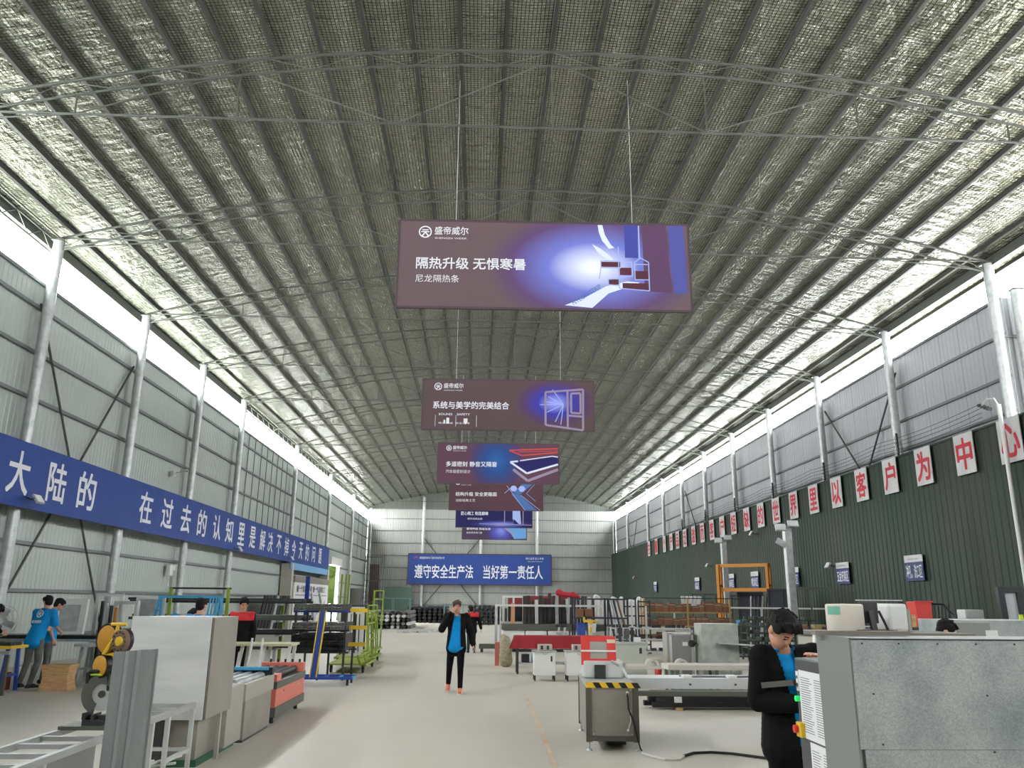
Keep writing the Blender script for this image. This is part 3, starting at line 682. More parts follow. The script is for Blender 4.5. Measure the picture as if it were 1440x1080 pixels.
# ================================================================== PEOPLE
def lerp(a, b, t): return tuple(a[i]+(b[i]-a[i])*t for i in range(3))
def torso(p0, p1, w0, w1, d0, d1, ax=(1, 0, 0), n=7):
    A = V(ax).normalized(); out = []
    for i in range(n):
        t = i/(n-1); c = V(lerp(p0, p1, t)); wd = w0+(w1-w0)*t; d = d0+(d1-d0)*t
        out.append(('c', c-A*max(wd-d, .005), c+A*max(wd-d, .005), d, d))
    return out
def hand_prims(wr, el, side, curl=.5, palm_n=None, s=1.0):
    """palm, four bent fingers of unequal length and a thumb, from the wrist away from the elbow"""
    wr = V(wr); d = (wr-V(el)).normalized(); n = V(palm_n or (0, -1, 0)); n = (n-d*n.dot(d)).normalized(); x = d.cross(n)*side
    pr = [('c', wr, wr+d*.02, .024*s, .024*s)]
    for k in range(4):
        o = (k-1.5)*.019*s; b0 = wr+d*.03*s+x*o*.7; b1 = wr+d*.085*s+x*o
        pr.append(('c', b0, b1, .013*s, .0115*s))
        L = (.07, .08, .074, .056)[k]*s; a = curl
        k1 = b1+(d*math.cos(a*.5)+n*math.sin(a*.5))*L*.5; k2 = k1+(d*math.cos(a*1.3)+n*math.sin(a*1.3))*L*.5
        pr += [('c', b1, k1, .0095*s, .0085*s), ('c', k1, k2, .0085*s, .007*s)]
    t0 = wr+d*.03*s-x*.02*s; t1 = t0+(d*.6-x*.7+n*.35).normalized()*.04*s; t2 = t1+(d*.9-x*.25+n*.3).normalized()*.032*s
    pr += [('c', t0, t1, .0125*s, .0105*s), ('c', t1, t2, .0105*s, .008*s)]
    return pr
def head_mat(yaw=0, pitch=0, tilt=0):
    """yaw about z, pitch forward (nod), tilt to the side; the face looks along -Y"""
    return Matrix.Rotation(yaw, 3, 'Z') @ Matrix.Rotation(pitch, 3, 'X') @ Matrix.Rotation(tilt, 3, 'Y')
def person(name, label, loc, rz, J, top, legs, hair, voxel=.011, jacket=None, shoes=None, yoke=None, back_logo=False, lower=True, face=True, curl=(.5, .5), palm=((1, 0, 0), (-1, 0, 0)), short=False, hs=1.0):
    t = thing(name, label, 'person', loc, rz)
    H = V(J['head']); HM = J.get('hm', Matrix.Identity(3)); nb = V(J['neck']); ch = V(J['chest']); pv = V(J['pelvis'])
    hp = lambda a: H+HM@V(a)
    P = [('e', H+HM@V((0, .012, .022)), (.077, .094, .098), HM), ('e', hp((0, -.02, -.045)), (.06, .066, .072), HM), ('e', hp((0, -.045, -.088)), (.032, .03, .024), HM),
         ('e', hp((0, -.088, -.012)), (.013, .017, .024), HM), ('c', hp((-.03, -.079, .018)), hp((.03, -.079, .018)), .012, .012),
         ('e', hp((-.078, .012, -.006)), (.012, .022, .032), HM), ('e', hp((.078, .012, -.006)), (.012, .022, .032), HM),
         ('c', hp((0, .02, -.06)), nb, .052, .056), ('c', nb, ch, .06, .075), ('c', ch, pv, .075, .075)]
    for s, k in ((-1, 'R'), (1, 'L')):
        sh, el, wr = V(J['sh'+k]), V(J['el'+k]), V(J['wr'+k])
        P += [('c', nb, sh, .05, .045), ('c', sh, el, .043, .036), ('c', el, wr, .037, .024)]
        P += hand_prims(wr, el, s, curl[0 if s < 0 else 1], palm[0 if s < 0 else 1], hs)
        if lower:
            hip, kn, an = V(J['hip'+k]), V(J['kn'+k]), V(J['an'+k])
            P += [('c', pv, hip, .09, .08), ('c', hip, kn, .075, .048), ('c', kn, an, .046, .034)]
    organic('body', P, M['skin'], t, voxel*.72, 2)
    if face:
        e = MB(); br = MB(); mo = MB()
        for s in (-1, 1):
            e.ell(hp((s*.03, -.083, .004)), (.012, .006, .006), 10, 6, HM)
            br.cyl(hp((s*.046, -.084, .027)), hp((s*.016, -.092, .029)), .0042, n=6)
        mo.ell(hp((0, -.086, -.052)), (.022, .006, .0055), 10, 6, HM)
        e.build('eyes', M['black_matte'], t, smooth=True); br.build('eyebrows', M['hair'], t); mo.build('mouth', mat('lips', (160, 96, 86), .5) if 'lips' not in bpy.data.materials else bpy.data.materials['lips'], t, smooth=True)
    rr = random.Random(len(label))
    hr = [('e', hp((0, .022, .05)), (.087, .1, .088), HM), ('e', hp((0, .055, .0)), (.078, .062, .085), HM)]
    for s in (-1, 1): hr.append(('e', hp((s*.066, -.01, .045)), (.022, .055, .05), HM))
    for k in range(18):
        a = rr.random()*2*PI; u = rr.uniform(.3, .98)
        p = hp((.085*math.sqrt(1-u*u)*math.cos(a), .02+.1*math.sqrt(1-u*u)*math.sin(a), .05+.088*u)); q = p+HM@V((.012*math.cos(a), -.012, .008*rr.random()))
        hr.append(('c', p, q, .012, .006))
    for k in range(7):
        x = -.06+.02*k; hr.append(('c', hp((x, -.05, .1)), hp((x*1.05+.01, -.09, .062+.008*rr.random())), .016, .008))
    organic('hair', hr, hair, t, voxel*.6, 3)
    # upper clothing
    ax = V(J['shL'])-V(J['shR']); hx = V(J['hipL'])-V(J['hipR']) if lower else ax
    sw = ax.length/2
    def shell(g, sleeve, hem):
        S = torso(pv+(pv-ch)*hem, pv+(ch-pv)*.45, .182+g, .158+g, .135+g, .122+g*.8, ax, 9)+torso(pv+(ch-pv)*.45, ch+(nb-ch)*.35, .15+g, sw*.92+g, .112+g*.8, .112+g*.8, ax, 6)
        S += [('c', ch+(nb-ch)*.35, nb-(nb-ch)*.12, .1+g, .062+g)]
        for k in ('R', 'L'):
            sh, el, wr = V(J['sh'+k]), V(J['el'+k]), V(J['wr'+k])
            S += [('c', nb-V((0, 0, .05)), sh, .062+g, .062+g), ('c', sh, ch, .07+g, .09+g)]
            if sleeve == 'short': S += [('c', sh, sh+(el-sh)*.78, .06+g, .062+g)]
            else: S += [('c', sh, el, .06+g, .051+g), ('c', el, wr-(wr-el)*.06, .05+g, .036+g)]
        return S
    if jacket:
        organic('shirt', shell(0, 'short', .3), top, t, voxel, 3)
        jk = shell(.017, 'long', .42)
        if J.get('open'):
            fw = J['open']; inv = Matrix.Identity(3)
            def cut(co):
                tt = (co-pv).dot((nb-pv).normalized())/(nb-pv).length
                c = pv+(nb-pv)*tt; q = co-c; f = ax.normalized(); fr = f.cross(V((0, 0, 1)))
                x = q.dot(f); y = q.dot(fr)
                lim = fw(tt)
                return lim is not None and y > .045 and lim[0] < x < lim[1] and tt > -.5
            organic('jacket', jk, jacket, t, voxel*.85, 3, cut=cut, solid=.012)
        else: organic('jacket', jk, jacket, t, voxel, 3)
        cl = []
        for a in range(10):
            an = -2.4+a*4.8/9; cl.append(nb+V((.07*math.sin(an), .06*math.cos(an)-.005, .018-.03*(1-math.cos(an+PI))/2)))
        MB().path([tuple(p) for p in cl], .017, 8).build('collar', top, t, smooth=True)
    else:
        organic('shirt', shell(.006, 'short' if short else 'long', .24), top, t, voxel, 3)
        cl = [nb+V((.066*math.sin(a*PI/6), .062*math.cos(a*PI/6), .012)) for a in range(13)]
        MB().path([tuple(p) for p in cl], .013, 8).build('collar', top, t, smooth=True)
    if yoke:
        up = (nb-pv).normalized()
        organic('yoke', shell(.022, 'long', .3), yoke, t, voxel, 3, cut=lambda co: (co-pv).dot(up) < (nb-pv).length*.74 or abs((co-nb).dot(ax.normalized())) > sw+.05)
    # lower clothing
    if lower:
        S = torso(pv+V((0, 0, .05)), pv-V((0, 0, .05)), .135, .15, .095, .108, hx, 4)
        for k in ('R', 'L'):
            hip, kn, an = V(J['hip'+k]), V(J['kn'+k]), V(J['an'+k])
            S += [('c', hip-V((0, 0, .02)), kn, .09, .066), ('c', kn, an+(kn-an)*.06, .064, .05)]
        organic('trousers', S, legs, t, voxel, 3)
        for k in ('R', 'L'):
            an, to = V(J['an'+k]), V(J['to'+k]); d = (to-an); d.z *= 1
            heel = an-V((d.x, d.y, 0)).normalized()*.045; heel.z = an.z-.045
            s = [('c', an-V((0, 0, .01)), heel, .042, .038), ('c', heel, to, .038, .034), ('c', an-V((0, 0, .02)), lerp(an, to, .6), .042, .038)]
            sh = organic('shoe', s, shoes or M['black_matte'], t, .009, 3)
            so = MB(); z = min(heel.z, to.z)-.036
            so.bar(heel-V((d.x, d.y, 0)).normalized()*.035-V((0, 0, .034)), to+V((d.x, d.y, 0)).normalized()*.03-V((0, 0, .03)), .08, .016)
            so.build('sole', M['white'] if shoes else M['black'], sh, bevel=.005)
    if back_logo:
        up = (nb-pv).normalized(); f = ax.normalized(); o = ch+up*.02+V((0, .139, 0))
        n = V((0, 1, 0)); E = bpy.data.objects.new('back_print_holder', None)
        bpy.data.objects.remove(E)
        mb = MB(); N = 24; c = o+up*.1
        Pq = lambda u, w: c-f*u*.075+up*w*.075+n*(-.09*(u*u)*.16)
        for i in range(N):
            a, b = 2*PI*i/N, 2*PI*(i+1)/N
            mb.quad(Pq(math.cos(a), math.sin(a)), Pq(math.cos(b), math.sin(b)), Pq(.78*math.cos(b), .78*math.sin(b)), Pq(.78*math.cos(a), .78*math.sin(a)))
        for q in (((-.5, .42), (.5, .42), (.42, .22), (-.42, .22)), ((-.62, .12), (.62, .12), (.62, -.08), (-.62, -.08)), ((-.12, -.06), (.1, -.06), (-.32, -.72), (-.58, -.62)), ((-.06, -.06), (.16, -.06), (.58, -.6), (.36, -.72))):
            mb.quad(*[Pq(*p) for p in q])
        mb.build('back_emblem', M['letter_white'], t, recalc=False)
        lettering('盛帝威尔', M['letter_white'], t, o+f*.11-up*.085+n*.004, -f, up, width=.22, height=.06, weight=.02, name='back_lettering')
    return t

def pose(**k):
    J = dict(head=(0, -.02, 1.6), neck=(0, .01, 1.455), chest=(0, 0, 1.27), pelvis=(0, 0, .96), shR=(-.185, .01, 1.41), shL=(.185, .01, 1.41),
             elR=(-.235, .03, 1.13), elL=(.235, .03, 1.13), wrR=(-.235, -.06, .9), wrL=(.235, -.06, .9),
             hipR=(-.09, 0, .9), hipL=(.09, 0, .9), knR=(-.1, -.02, .49), knL=(.1, -.02, .49), anR=(-.105, .02, .09), anL=(.105, .02, .09), toR=(-.12, -.14, .035), toL=(.12, -.14, .035))
    J.update(k); return J
# walker in mid-hall: hand raised to the face
person('person', 'person in open black jacket and blue shirt walking mid-hall, hand raised to face', (-.42, 16.75, 0), R(-3),
    pose(head=(.0, -.03, 1.615), hm=head_mat(R(4), R(2), R(-3)), elR=(-.29, -.06, 1.19), wrR=(-.1, -.17, 1.5), elL=(.275, .07, 1.15), wrL=(.335, .02, .9), shR=(-.19, 0, 1.42),
         hipR=(-.09, 0, .9), knR=(-.13, .1, .5), anR=(-.16, .25, .14), toR=(-.165, .1, .045), knL=(.1, -.1, .5), anL=(.1, -.09, .09), toL=(.105, -.26, .035),
         open=lambda t: (-.05-.1*max(0, .9-t), .07+.02*max(0, 1-t)) if t > -.2 else (-.32, .16)), M['tee'], M['trousers'], M['hair_brown'], jacket=M['jacket'], shoes=M['shoe_orange'], curl=(.9, .6), palm=((.6, .8, 0), (-1, 0, 0)))
ph = MB().obox((-.056, 16.9, 1.56), (.012, .07, .145), Matrix.Rotation(R(14), 3, 'Y'))
# far person seen from behind
person('person', 'person seen from behind in dark jacket with red shoulders, further down the hall', (-.22, 29.2, 0), R(184),
    pose(head=(.02, -.04, 1.42), hm=head_mat(0, R(14), 0), neck=(0, -.01, 1.3), chest=(0, 0, 1.12), pelvis=(0, 0, .84), shR=(-.2, .01, 1.25), shL=(.2, .01, 1.25), elR=(-.29, -.02, 1.0), wrR=(-.34, -.12, .8), elL=(.24, -.06, 1.0), wrL=(.16, -.22, .95),
         hipR=(-.08, 0, .8), hipL=(.08, 0, .8), knR=(-.09, -.02, .44), knL=(.09, -.02, .44), anR=(-.1, .02, .09), anL=(.1, .02, .09)), M['navy_cloth'], M['navy_cloth'], M['hair'], jacket=M['jacket'], yoke=M['red_cloth'], face=False)
# operator by the control cabinet, head bowed
person('person', 'operator in black blazer and blue polo bowing his head over the control cabinet', (2.1, 5.7, 0), R(6),
    pose(head=(-.1, -.18, 1.57), hm=head_mat(R(10), R(42), R(4)), neck=(-.05, -.06, 1.44), chest=(0, .0, 1.26), shR=(-.18, -.02, 1.39), shL=(.18, -.04, 1.4), elR=(-.225, -.02, 1.12), wrR=(-.05, -.22, 1.12), elL=(.25, -.2, 1.2), wrL=(-.02, -.46, 1.4),
         open=lambda t: (-.012-.075*max(0, t-.35), .03+.05*max(0, t-.5)+.1*max(0, .45-t)) if -.4 < t else None), M['tee'], M['trousers'], M['hair'], voxel=.009, jacket=M['jacket'], curl=(.8, .5), palm=((0, -.3, -1), (0, 0, -1)))
# workers by the trestles, far bay of the banner wall
person('person', 'worker in bright blue tee with round white back print, standing at the profile trestle', (-8.72, 17.2, 0), R(165),
    pose(head=(.03, -.08, 1.64), hm=head_mat(R(62), R(10), 0), neck=(0, -.02, 1.5), chest=(0, .02, 1.3), pelvis=(.05, .08, .96), shR=(-.2, -.02, 1.44), shL=(.2, -.01, 1.44), elR=(-.25, -.08, 1.16), wrR=(-.18, -.3, 1.06), elL=(.26, -.06, 1.17), wrL=(.2, -.3, 1.12),
         hipR=(-.05, .08, .92), hipL=(.14, .08, .92), knR=(-.02, -.0, .5), knL=(.19, .04, .5), anR=(-.02, .14, .09), anL=(.2, .16, .1), toR=(-.06, -.02, .035), toL=(.24, .01, .04)), M['tee'], M['jeans'], M['hair'], back_logo=True, short=True, shoes=M['black_matte'])
person('person', 'short-haired worker mostly hidden behind the worker with the round back print', (-8.98, 18.05, 0), R(120),
    pose(head=(.0, -.1, 1.58), hm=head_mat(R(10), R(28), 0)), M['tee'], M['jeans'], M['hair'], short=True, shoes=M['black_matte'], voxel=.014)
person('person', 'worker in black jacket bending beside the wire-guarded fan at the profile trestle', (-10.08, 17.35, 0), R(120),
    pose(head=(.02, -.3, 1.46), hm=head_mat(0, R(50), 0), neck=(0, -.16, 1.42), chest=(0, -.05, 1.25), shR=(-.19, -.12, 1.4), shL=(.19, -.12, 1.4), elR=(-.24, -.2, 1.16), wrR=(-.16, -.42, 1.05), elL=(.24, -.2, 1.16), wrL=(.16, -.42, 1.05)),
    M['jacket'], M['trousers'], M['hair'], shoes=M['black_matte'], voxel=.013, face=False)
# workers behind the tall sheet enclosure
person('person', 'dark-haired worker in blue shirt behind the white sheet enclosure, back turned', (-4.72, 14.4, 0), R(172), pose(head=(.0, -.03, 1.62)), M['tee'], M['jeans'], M['hair'], short=True, shoes=M['black_matte'], voxel=.014, face=False)
person('person', 'second worker in blue crouching lower behind the white sheet enclosure', (-5.18, 14.9, 0), R(150), pose(head=(.0, -.22, 1.44), hm=head_mat(0, R(60), 0), neck=(0, -.12, 1.42)), M['tee'], M['jeans'], M['hair'], short=True, shoes=M['black_matte'], voxel=.015, face=False)
person('person', 'worker in black jacket with red shoulders standing beyond the sheet enclosure', (-4.6, 16.55, 0), R(12), pose(head=(.01, -.05, 1.63), hm=head_mat(R(14), R(14), 0)), M['jacket'], M['trousers'], M['hair'], yoke=M['red_cloth'], shoes=M['black_matte'], voxel=.013)
person('person', 'person in red top sitting low behind the speckled galvanised machine', (5.02, 8.9, 0), R(60), pose(head=(0, -.05, 1.46), hm=head_mat(0, R(18), 0), neck=(0, 0, 1.32), chest=(0, 0, 1.13), pelvis=(0, .06, .82), shR=(-.18, 0, 1.27), shL=(.18, 0, 1.27), elR=(-.23, -.04, 1.0), elL=(.23, -.04, 1.0), wrR=(-.18, -.24, .95), wrL=(.18, -.24, .95), hipR=(-.09, .05, .76), hipL=(.09, .05, .76), knR=(-.1, -.1, .45), knL=(.1, -.1, .45)), M['red_cloth'], M['trousers'], M['hair'], shoes=M['black_matte'], voxel=.013)
# ================================================================== BANNER-WALL SIDE, FRONT
# tall sheet-metal enclosure
t = thing('machine_enclosure', 'tall white sheet-metal machine enclosure beside the tube ladder table', 'machine', (-3.45, 9.35, 0))
m_front = mat('brushed_white_sheet', (222, 222, 220), .4, .12, (204, 206, 205), 2.5, stretch=(.4, 1, 3), bump=.08, bscale=5)
MB().bb(-.33, .53, -.02, .0, .49, 1.55).build('front_sheet', m_front, t, bevel=.004)['label'] = 'white brushed front sheet'
MB().bb(-.33, .53, 0, .02, .49, 1.545).build('backing', M['dark'], t)
MB().bb(.5, .55, .03, .93, .49, 1.54).build('side_panel', M['beige2'], t, bevel=.004)
MB().bb(-.33, .5, .03, .93, 1.5, 1.54).build('top_panel', M['beige2'], t)
MB().bb(-.33, -.29, .03, .93, .49, 1.5).build('side_panel', M['beige2'], t)
MB().bb(-.3, .44, .15, 1.3, .07, .49).build('base_cabinet', M['beige2'], t, bevel=.004)
MB().bb(.3, .54, .85, 1.5, .07, .72).build('base_cabinet', M['beige'], t, bevel=.004)
MB().bb(-.3, .46, .14, 1.52, 0, .07).build('plinth', mat('dark_green_plinth', (30, 84, 60), .5), t)['label'] = 'dark green plinth'
MB().bb(-.3, .1, .06, .1, .06, .49).build('recess_panel', mat('dark_smoked_panel', (58, 60, 60), .3), t)
MB().bb(.5, .54, .6, .66, 0, .49).build('post', M['beige'], t)
# square tube ladder table, from the near corner up to the enclosure
t = thing('ladder_table', 'long white square-tube ladder table running up to the sheet enclosure', 'table', (-3.0, 0, 0))
m_rail = mat('grey_square_tube', (172, 174, 173), .4, .4)
for nm, x, z in (('side_rail', 0, .65), ('side_rail', -.49, .65)): MB().bar((x, 4.2, z), (x, 9.28, z), .045, .05).build(nm, m_rail, t)
for y in (4.4, 4.9, 5.45, 5.95, 6.35, 6.75, 7.1, 8.05, 8.6, 9.2): MB().bar((-.47, y, .652), (-.02, y, .652), .045, .035).build('rung', m_rail, t)
for y in (4.6, 6.2, 8.55, 9.25):
    for x in (0, -.49): MB().bar((x, y, 0), (x, y, .63), .04, .04).build('leg', M['silver'], t)
MB().bar((0, 8.15, 0), (0, 8.15, .63), .04, .04).build('leg', M['silver'], t)
for a, b in (((0, 8.55, .22), (0, 9.25, .22)), ((-.49, 8.55, .22), (-.49, 9.25, .22)), ((0, 9.25, .22), (-.49, 9.25, .22)), ((0, 6.2, .2), (0, 8.15, .2))): MB().bar(a, b, .035).build('stretcher', M['silver'], t)
solo(MB().bb(-.02, .02, -.8, .85, 0, .6), 'steel_sheet', mat('dull_grey_sheet', (126, 127, 125), .4, .3), 'dull grey steel sheet standing under the ladder table rail', 'sheet', (-3.1, 6.35, 0.0))
solo(MB().bb(-.02, .02, 0, .45, 0, .55), 'steel_sheet', M['white_steel'], 'pale sheet offcut standing under the near end of the ladder table', 'sheet', (-3.22, 5.2, 0.0))
mb = MB()
for i in range(7): mb.bar((random.uniform(-.3, .1), random.uniform(-.3, .2), .02+.03*i), (random.uniform(-.1, .35), random.uniform(-.1, .5), .05+.03*i), .03, .02)
tag(mb.build('offcut_heap', M['white_steel']), 'heap of white profile offcuts on the floor under the ladder table', 'offcuts', kind='stuff').location = (-3.25, 8.45, 0)
# folded ribbed sheet standing upright
pts = [(-.155, .05), (-.15, 0), (-.075, 0), (-.06, -.018), (-.045, 0), (.01, 0), (.025, -.02), (.04, 0), (.12, .005), (.14, .03), (.165, .02)]
mb = MB(); n = len(pts)
mb.v = [(x, y, 0) for x, y in pts]+[(x*1.0, y, 1.35+.028*i/n) for i, (x, y) in enumerate(pts)]; mb.f = [(i, i+1, n+i+1, n+i) for i in range(n-1)]
o = solo(mb, 'folded_sheet', mat('satin_grey_sheet', (150, 155, 154), .35, .4, (140, 145, 145), 1.5, stretch=(6, 1, .6)), 'upright folded grey metal sheet with ribs in front of the ladder table', 'sheet', (-2.58, 6.5, 0))
md = o.modifiers.new('thickness', 'SOLIDIFY'); md.thickness = .008
MB().bb(-.02, .02, .0, .12, 0, .02).build('foot', M['galv'], o).location = (0, 0, 0)
# cut-off saw on the ladder table
t = thing('cutoff_saw', 'yellow and black cut-off saw clamped on the ladder table', 'saw', (-3.25, 7.52, .672))
MB().bb(-.24, .24, -.14, .16, 0, .03).build('base_plate', M['greygreen'], t)
mb = MB().bb(-.07, .1, -.1, .06, .03, .075).bb(-.075, -.05, -.1, .06, .075, .13).bb(.0, .02, -.1, .06, .075, .12).cyl((-.05, -.02, .09), (.15, -.02, .09), .02).bb(.05, .14, -.06, .04, .075, .11)
mb.build('vise', M['dark'], t, bevel=.003)
MB().cyl((.17, .08, .03), (.17, .08, .42), .05).build('pivot_column', M['greygreen'], t, smooth=True)
RX = lambda c, r0, a0, a1, n=18: [(c[0]+r0*math.cos(R(a0+(a1-a0)*i/n)), c[1]+r0*math.sin(R(a0+(a1-a0)*i/n))) for i in range(n+1)]
C0 = (.03, .27)
o = MB().prism(RX(C0, .165, 40, 245)+RX(C0, .085, 245, 40), (0, -.03, 0), (1, 0, 0), (0, 0, 1), (0, .06, 0)).build('blade_guard', M['greygreen'], t)
MB().cyl((.03, -.005, .27), (.03, .005, .27), .135, n=40).build('blade', M['silver'], t)
MB().cyl((.03, -.02, .27), (.03, .02, .27), .03, n=16).build('flange', M['dark'], t)
mb = MB().path([(-.1, -.02, .36), (-.105, -.03, .44), (-.08, -.03, .46), (.05, -.03, .455), (.07, -.02, .43), (.08, -.01, .3)], .016, 8)
mb.build('handle', M['black_matte'], t, smooth=True)
MB().bb(-.07, .03, -.05, -.044, .425, .437).build('grip_stripe', mat('lime_tape', (170, 220, 40), .5), t)
RZ = Matrix.Rotation(R(-28), 3, 'Z') @ Matrix.Rotation(R(90), 3, 'X')
def guard(c, rx, lab):
    K = Matrix.Diagonal((1, 1, 1))
    a = MB().lathe(c, [(rx, -.03), (rx*1.02, 0), (rx, .03)], 28, RZ).build('belt_guard_rim', M['black'], t, smooth=True)
    MB().lathe(c, [(rx*.93, .025), (rx*.8, .036), (0.01, .04)], 28, RZ).build('belt_guard_face', mat('amber_paint', (196, 142, 44), .45) if 'amber_paint' not in bpy.data.materials else bpy.data.materials['amber_paint'], a, smooth=True)
guard((.0, 0, .5), .1, ''); guard((.02, .02, .72), .135, '')
o = MB().lathe((.165, -.08, .71), [(.09, -.04), (.1, 0), (.09, .03), (.06, .035)], 28, RZ).build('motor', mat('brown_motor', (120, 96, 78), .6), t, smooth=True)
MB().lathe((.16, -.085, .712), [(.102, -.055), (.106, -.04), (.1, -.02)], 28, RZ).build('rim', M['black'], o, smooth=True)
MB().lathe((.175, -.11, .71), [(.04, 0), (.038, .03), (.02, .036)], 20, RZ).build('hub', M['yellow'], o, smooth=True)
mb = MB()
for k in range(12): a = R(30*k); p = V((.168, -.113, .71))+RZ@V((.075*math.cos(a), .075*math.sin(a), .012)); MB().ell(p, .008, 8, 6).build('bolt', M['dark'], o)
MB().path([(.17, -.02, .45), (.13, -.06, .48), (.15, -.06, .56), (.1, -.06, .6), (.02, -.06, .6), (.1, -.06, .75), (.11, -.05, .84), (.18, -.05, .85)], .016, 6).build('frame_arm', M['yellow'], t)
MB().path([(.05, -.05, .85), (.17, -.05, .85)], .014, 6).path([(.11, -.05, .85), (.11, -.05, .74)], .014, 6).build('carry_handle', M['yellow'], t)
MB().cyl((.12, .08, .4), (.1, .06, .66), .035).build('arm', M['dark'], t, smooth=True)
# grey roller conveyor
t = thing('roller_conveyor', 'grey-beige roller conveyor joined to the back of the sheet enclosure', 'conveyor', (-2.9, 10.95, 0))
MB().bb(-.06, 0, -.05, 1.4, .5, .7).build('side_rail', M['beige'], t, bevel=.004)
MB().bb(-.6, -.55, -.05, 1.4, .5, .7).build('side_rail', M['beige'], t, bevel=.004)
MB().bb(-.5, -.02, .05, 1.38, .03, .5).build('pedestal', M['beige2'], t, bevel=.005)
MB().bb(-.49, -.03, .07, 1.36, 0, .03).build('plinth', M['dark'], t)
for x in (-.17, -.32, -.46): MB().cyl((x, -.02, .69), (x, 1.3, .69), .06, n=18).build('roller', M['galv'], t, smooth=True)
MB().bb(-.56, -.01, 1.3, 1.4, .6, .8).build('end_bracket', M['navy_steel'], t)
MB().bb(-.52, -.06, 1.2, 1.3, .77, .81).build('top_guide', M['cyan_steel'], t)
for x in (-.2, -.35): MB().bar((x, 1.25, .78), (x+.03, 1.25, 1.2), .025).build('guide_post', M['white_steel'], t)
# salmon conveyor
t = thing('roller_conveyor', 'salmon red and dark grey roller conveyor beyond the beige one', 'conveyor', (-2.9, 12.5, 0))
MB().bb(-.7, 0, .02, 1.98, .23, .5).build('body', M['pink'], t, bevel=.006)
MB().bb(-.7, .012, 0, 2.0, .48, .58).build('top_band', M['greygreen'], t, bevel=.004)
MB().bb(-.7, .012, 0, 2.0, .1, .23).build('lower_band', M['greygreen'], t, bevel=.004)
MB().bb(-.7, 0, 1.86, 1.99, .58, .72).build('end_frame', M['pink'], t, bevel=.006)
MB().bb(-.22, 0, .02, .3, .58, .68).build('end_frame', M['pink'], t, bevel=.006)
for x in (-.15, -.3, -.45, -.6): MB().cyl((x, .2, .63), (x, 1.84, .63), .05, n=18).build('roller', M['dark'], t, smooth=True)
for x in (-.08, -.2, -.32, -.44, -.56): MB().cyl((x, 1.9, .72), (x, 1.9, .77), .018, n=8).build('bolt', M['black'], t)
for x, y in ((-.08, .2), (-.08, 1.8), (-.62, .2), (-.62, 1.8)): MB().cyl((x, y, 0), (x, y, .1), .03).build('foot', M['black'], t)
for y in (.5, 1.5): MB().cyl((.0, y, .42), (.02, y, .42), .015, n=10).build('lock', M['silver'], t)

# ================================================================== BANNER-WALL SIDE, MIDDLE
def hollow(w, h, L, th=.006):
    mb = MB(); mb.bb(-w/2, w/2, 0, L, 0, th).bb(-w/2, w/2, 0, L, h-th, h).bb(-w/2, -w/2+th, 0, L, th, h-th).bb(w/2-th, w/2, 0, L, th, h-th).bb(-w/2, w/2, 0, L, h*.48, h*.48+th).bb(-.003, .003, 0, L, th, h*.48)
    return mb
# cart with leaning post
t = thing('profile_cart', 'blue and yellow profile cart with one tall post, before the stacked bars', 'cart', (-3.4, 18.25, 0))
for y in (-.3, .3): MB().bar((-.8, y, .15), (.8, y, .15), .06, .05).build('base_rail', M['blue_steel'], t)
for x in (-.78, -.1, .2, .5, .78): MB().bar((x, -.3, .15), (x, .3, .15), .05, .04).build('base_cross', M['cyan_steel'] if x > .4 else M['blue_steel'], t)
mb = MB().bar((-.02, -.28, .17), (.1, -.28, 1.5), .12, .07, up=(0, 1, 0)); mb.build('post', M['blue_steel'], t)
for d in (-.065, .065): MB().bar((-.02+d, -.3, .17), (.1+d, -.3, 1.5), .018, .08, up=(0, 1, 0)).build('yellow_edge', M['yellow'], t)
for x, y in ((-.7, -.28), (.7, -.28), (-.7, .28), (.7, .28)): MB().cyl((x-.02, y, .062), (x+.02, y, .062), .06, n=14).build('wheel', M['black'], t)
# rack with cut profile bars
t = thing('profile_rack', 'dark three-tier rack carrying stacked black profile bars behind the blue cart', 'rack', (-3.56, 19.7, 0))
for x in (-.56, .0, .56):
    for y in (-.55, .75): MB().bar((x, y, 0), (x, y, 1.5), .045).build('post', M['dark'], t)
for z in (.59, 1.06, 1.47):
    for y in (-.55, .75): MB().bar((-.62, y, z), (.66, y, z), .05, .04).build('shelf_beam', M['blue_steel'] if z > 1.4 else M['dark'], t)
for z, m_ in ((.75, M['yellow']), (1.12, M['yellow']), (1.5, M['yellow'])): MB().bar((.6, -.2, z), (1.0, -.2, z), .06, .085).build('arm', m_, t)
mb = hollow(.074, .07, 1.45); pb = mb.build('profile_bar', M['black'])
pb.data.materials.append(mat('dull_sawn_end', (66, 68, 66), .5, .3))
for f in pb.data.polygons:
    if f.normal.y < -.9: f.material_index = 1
tag(pb, 'short black hollow profile bar stacked end-on in the three-tier rack', 'profile', 'black profile bars in the three-tier rack')
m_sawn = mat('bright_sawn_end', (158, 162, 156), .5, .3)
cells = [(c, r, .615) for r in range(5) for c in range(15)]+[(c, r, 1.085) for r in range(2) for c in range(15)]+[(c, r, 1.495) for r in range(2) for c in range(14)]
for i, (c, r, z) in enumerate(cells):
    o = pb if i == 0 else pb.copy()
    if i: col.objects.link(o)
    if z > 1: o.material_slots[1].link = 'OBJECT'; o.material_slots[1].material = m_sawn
    o.location = (-4.13+c*.078+random.uniform(-.001, .001), 19.02+random.uniform(-.05, .05)+(.06 if r % 2 else 0), z+r*.0715)
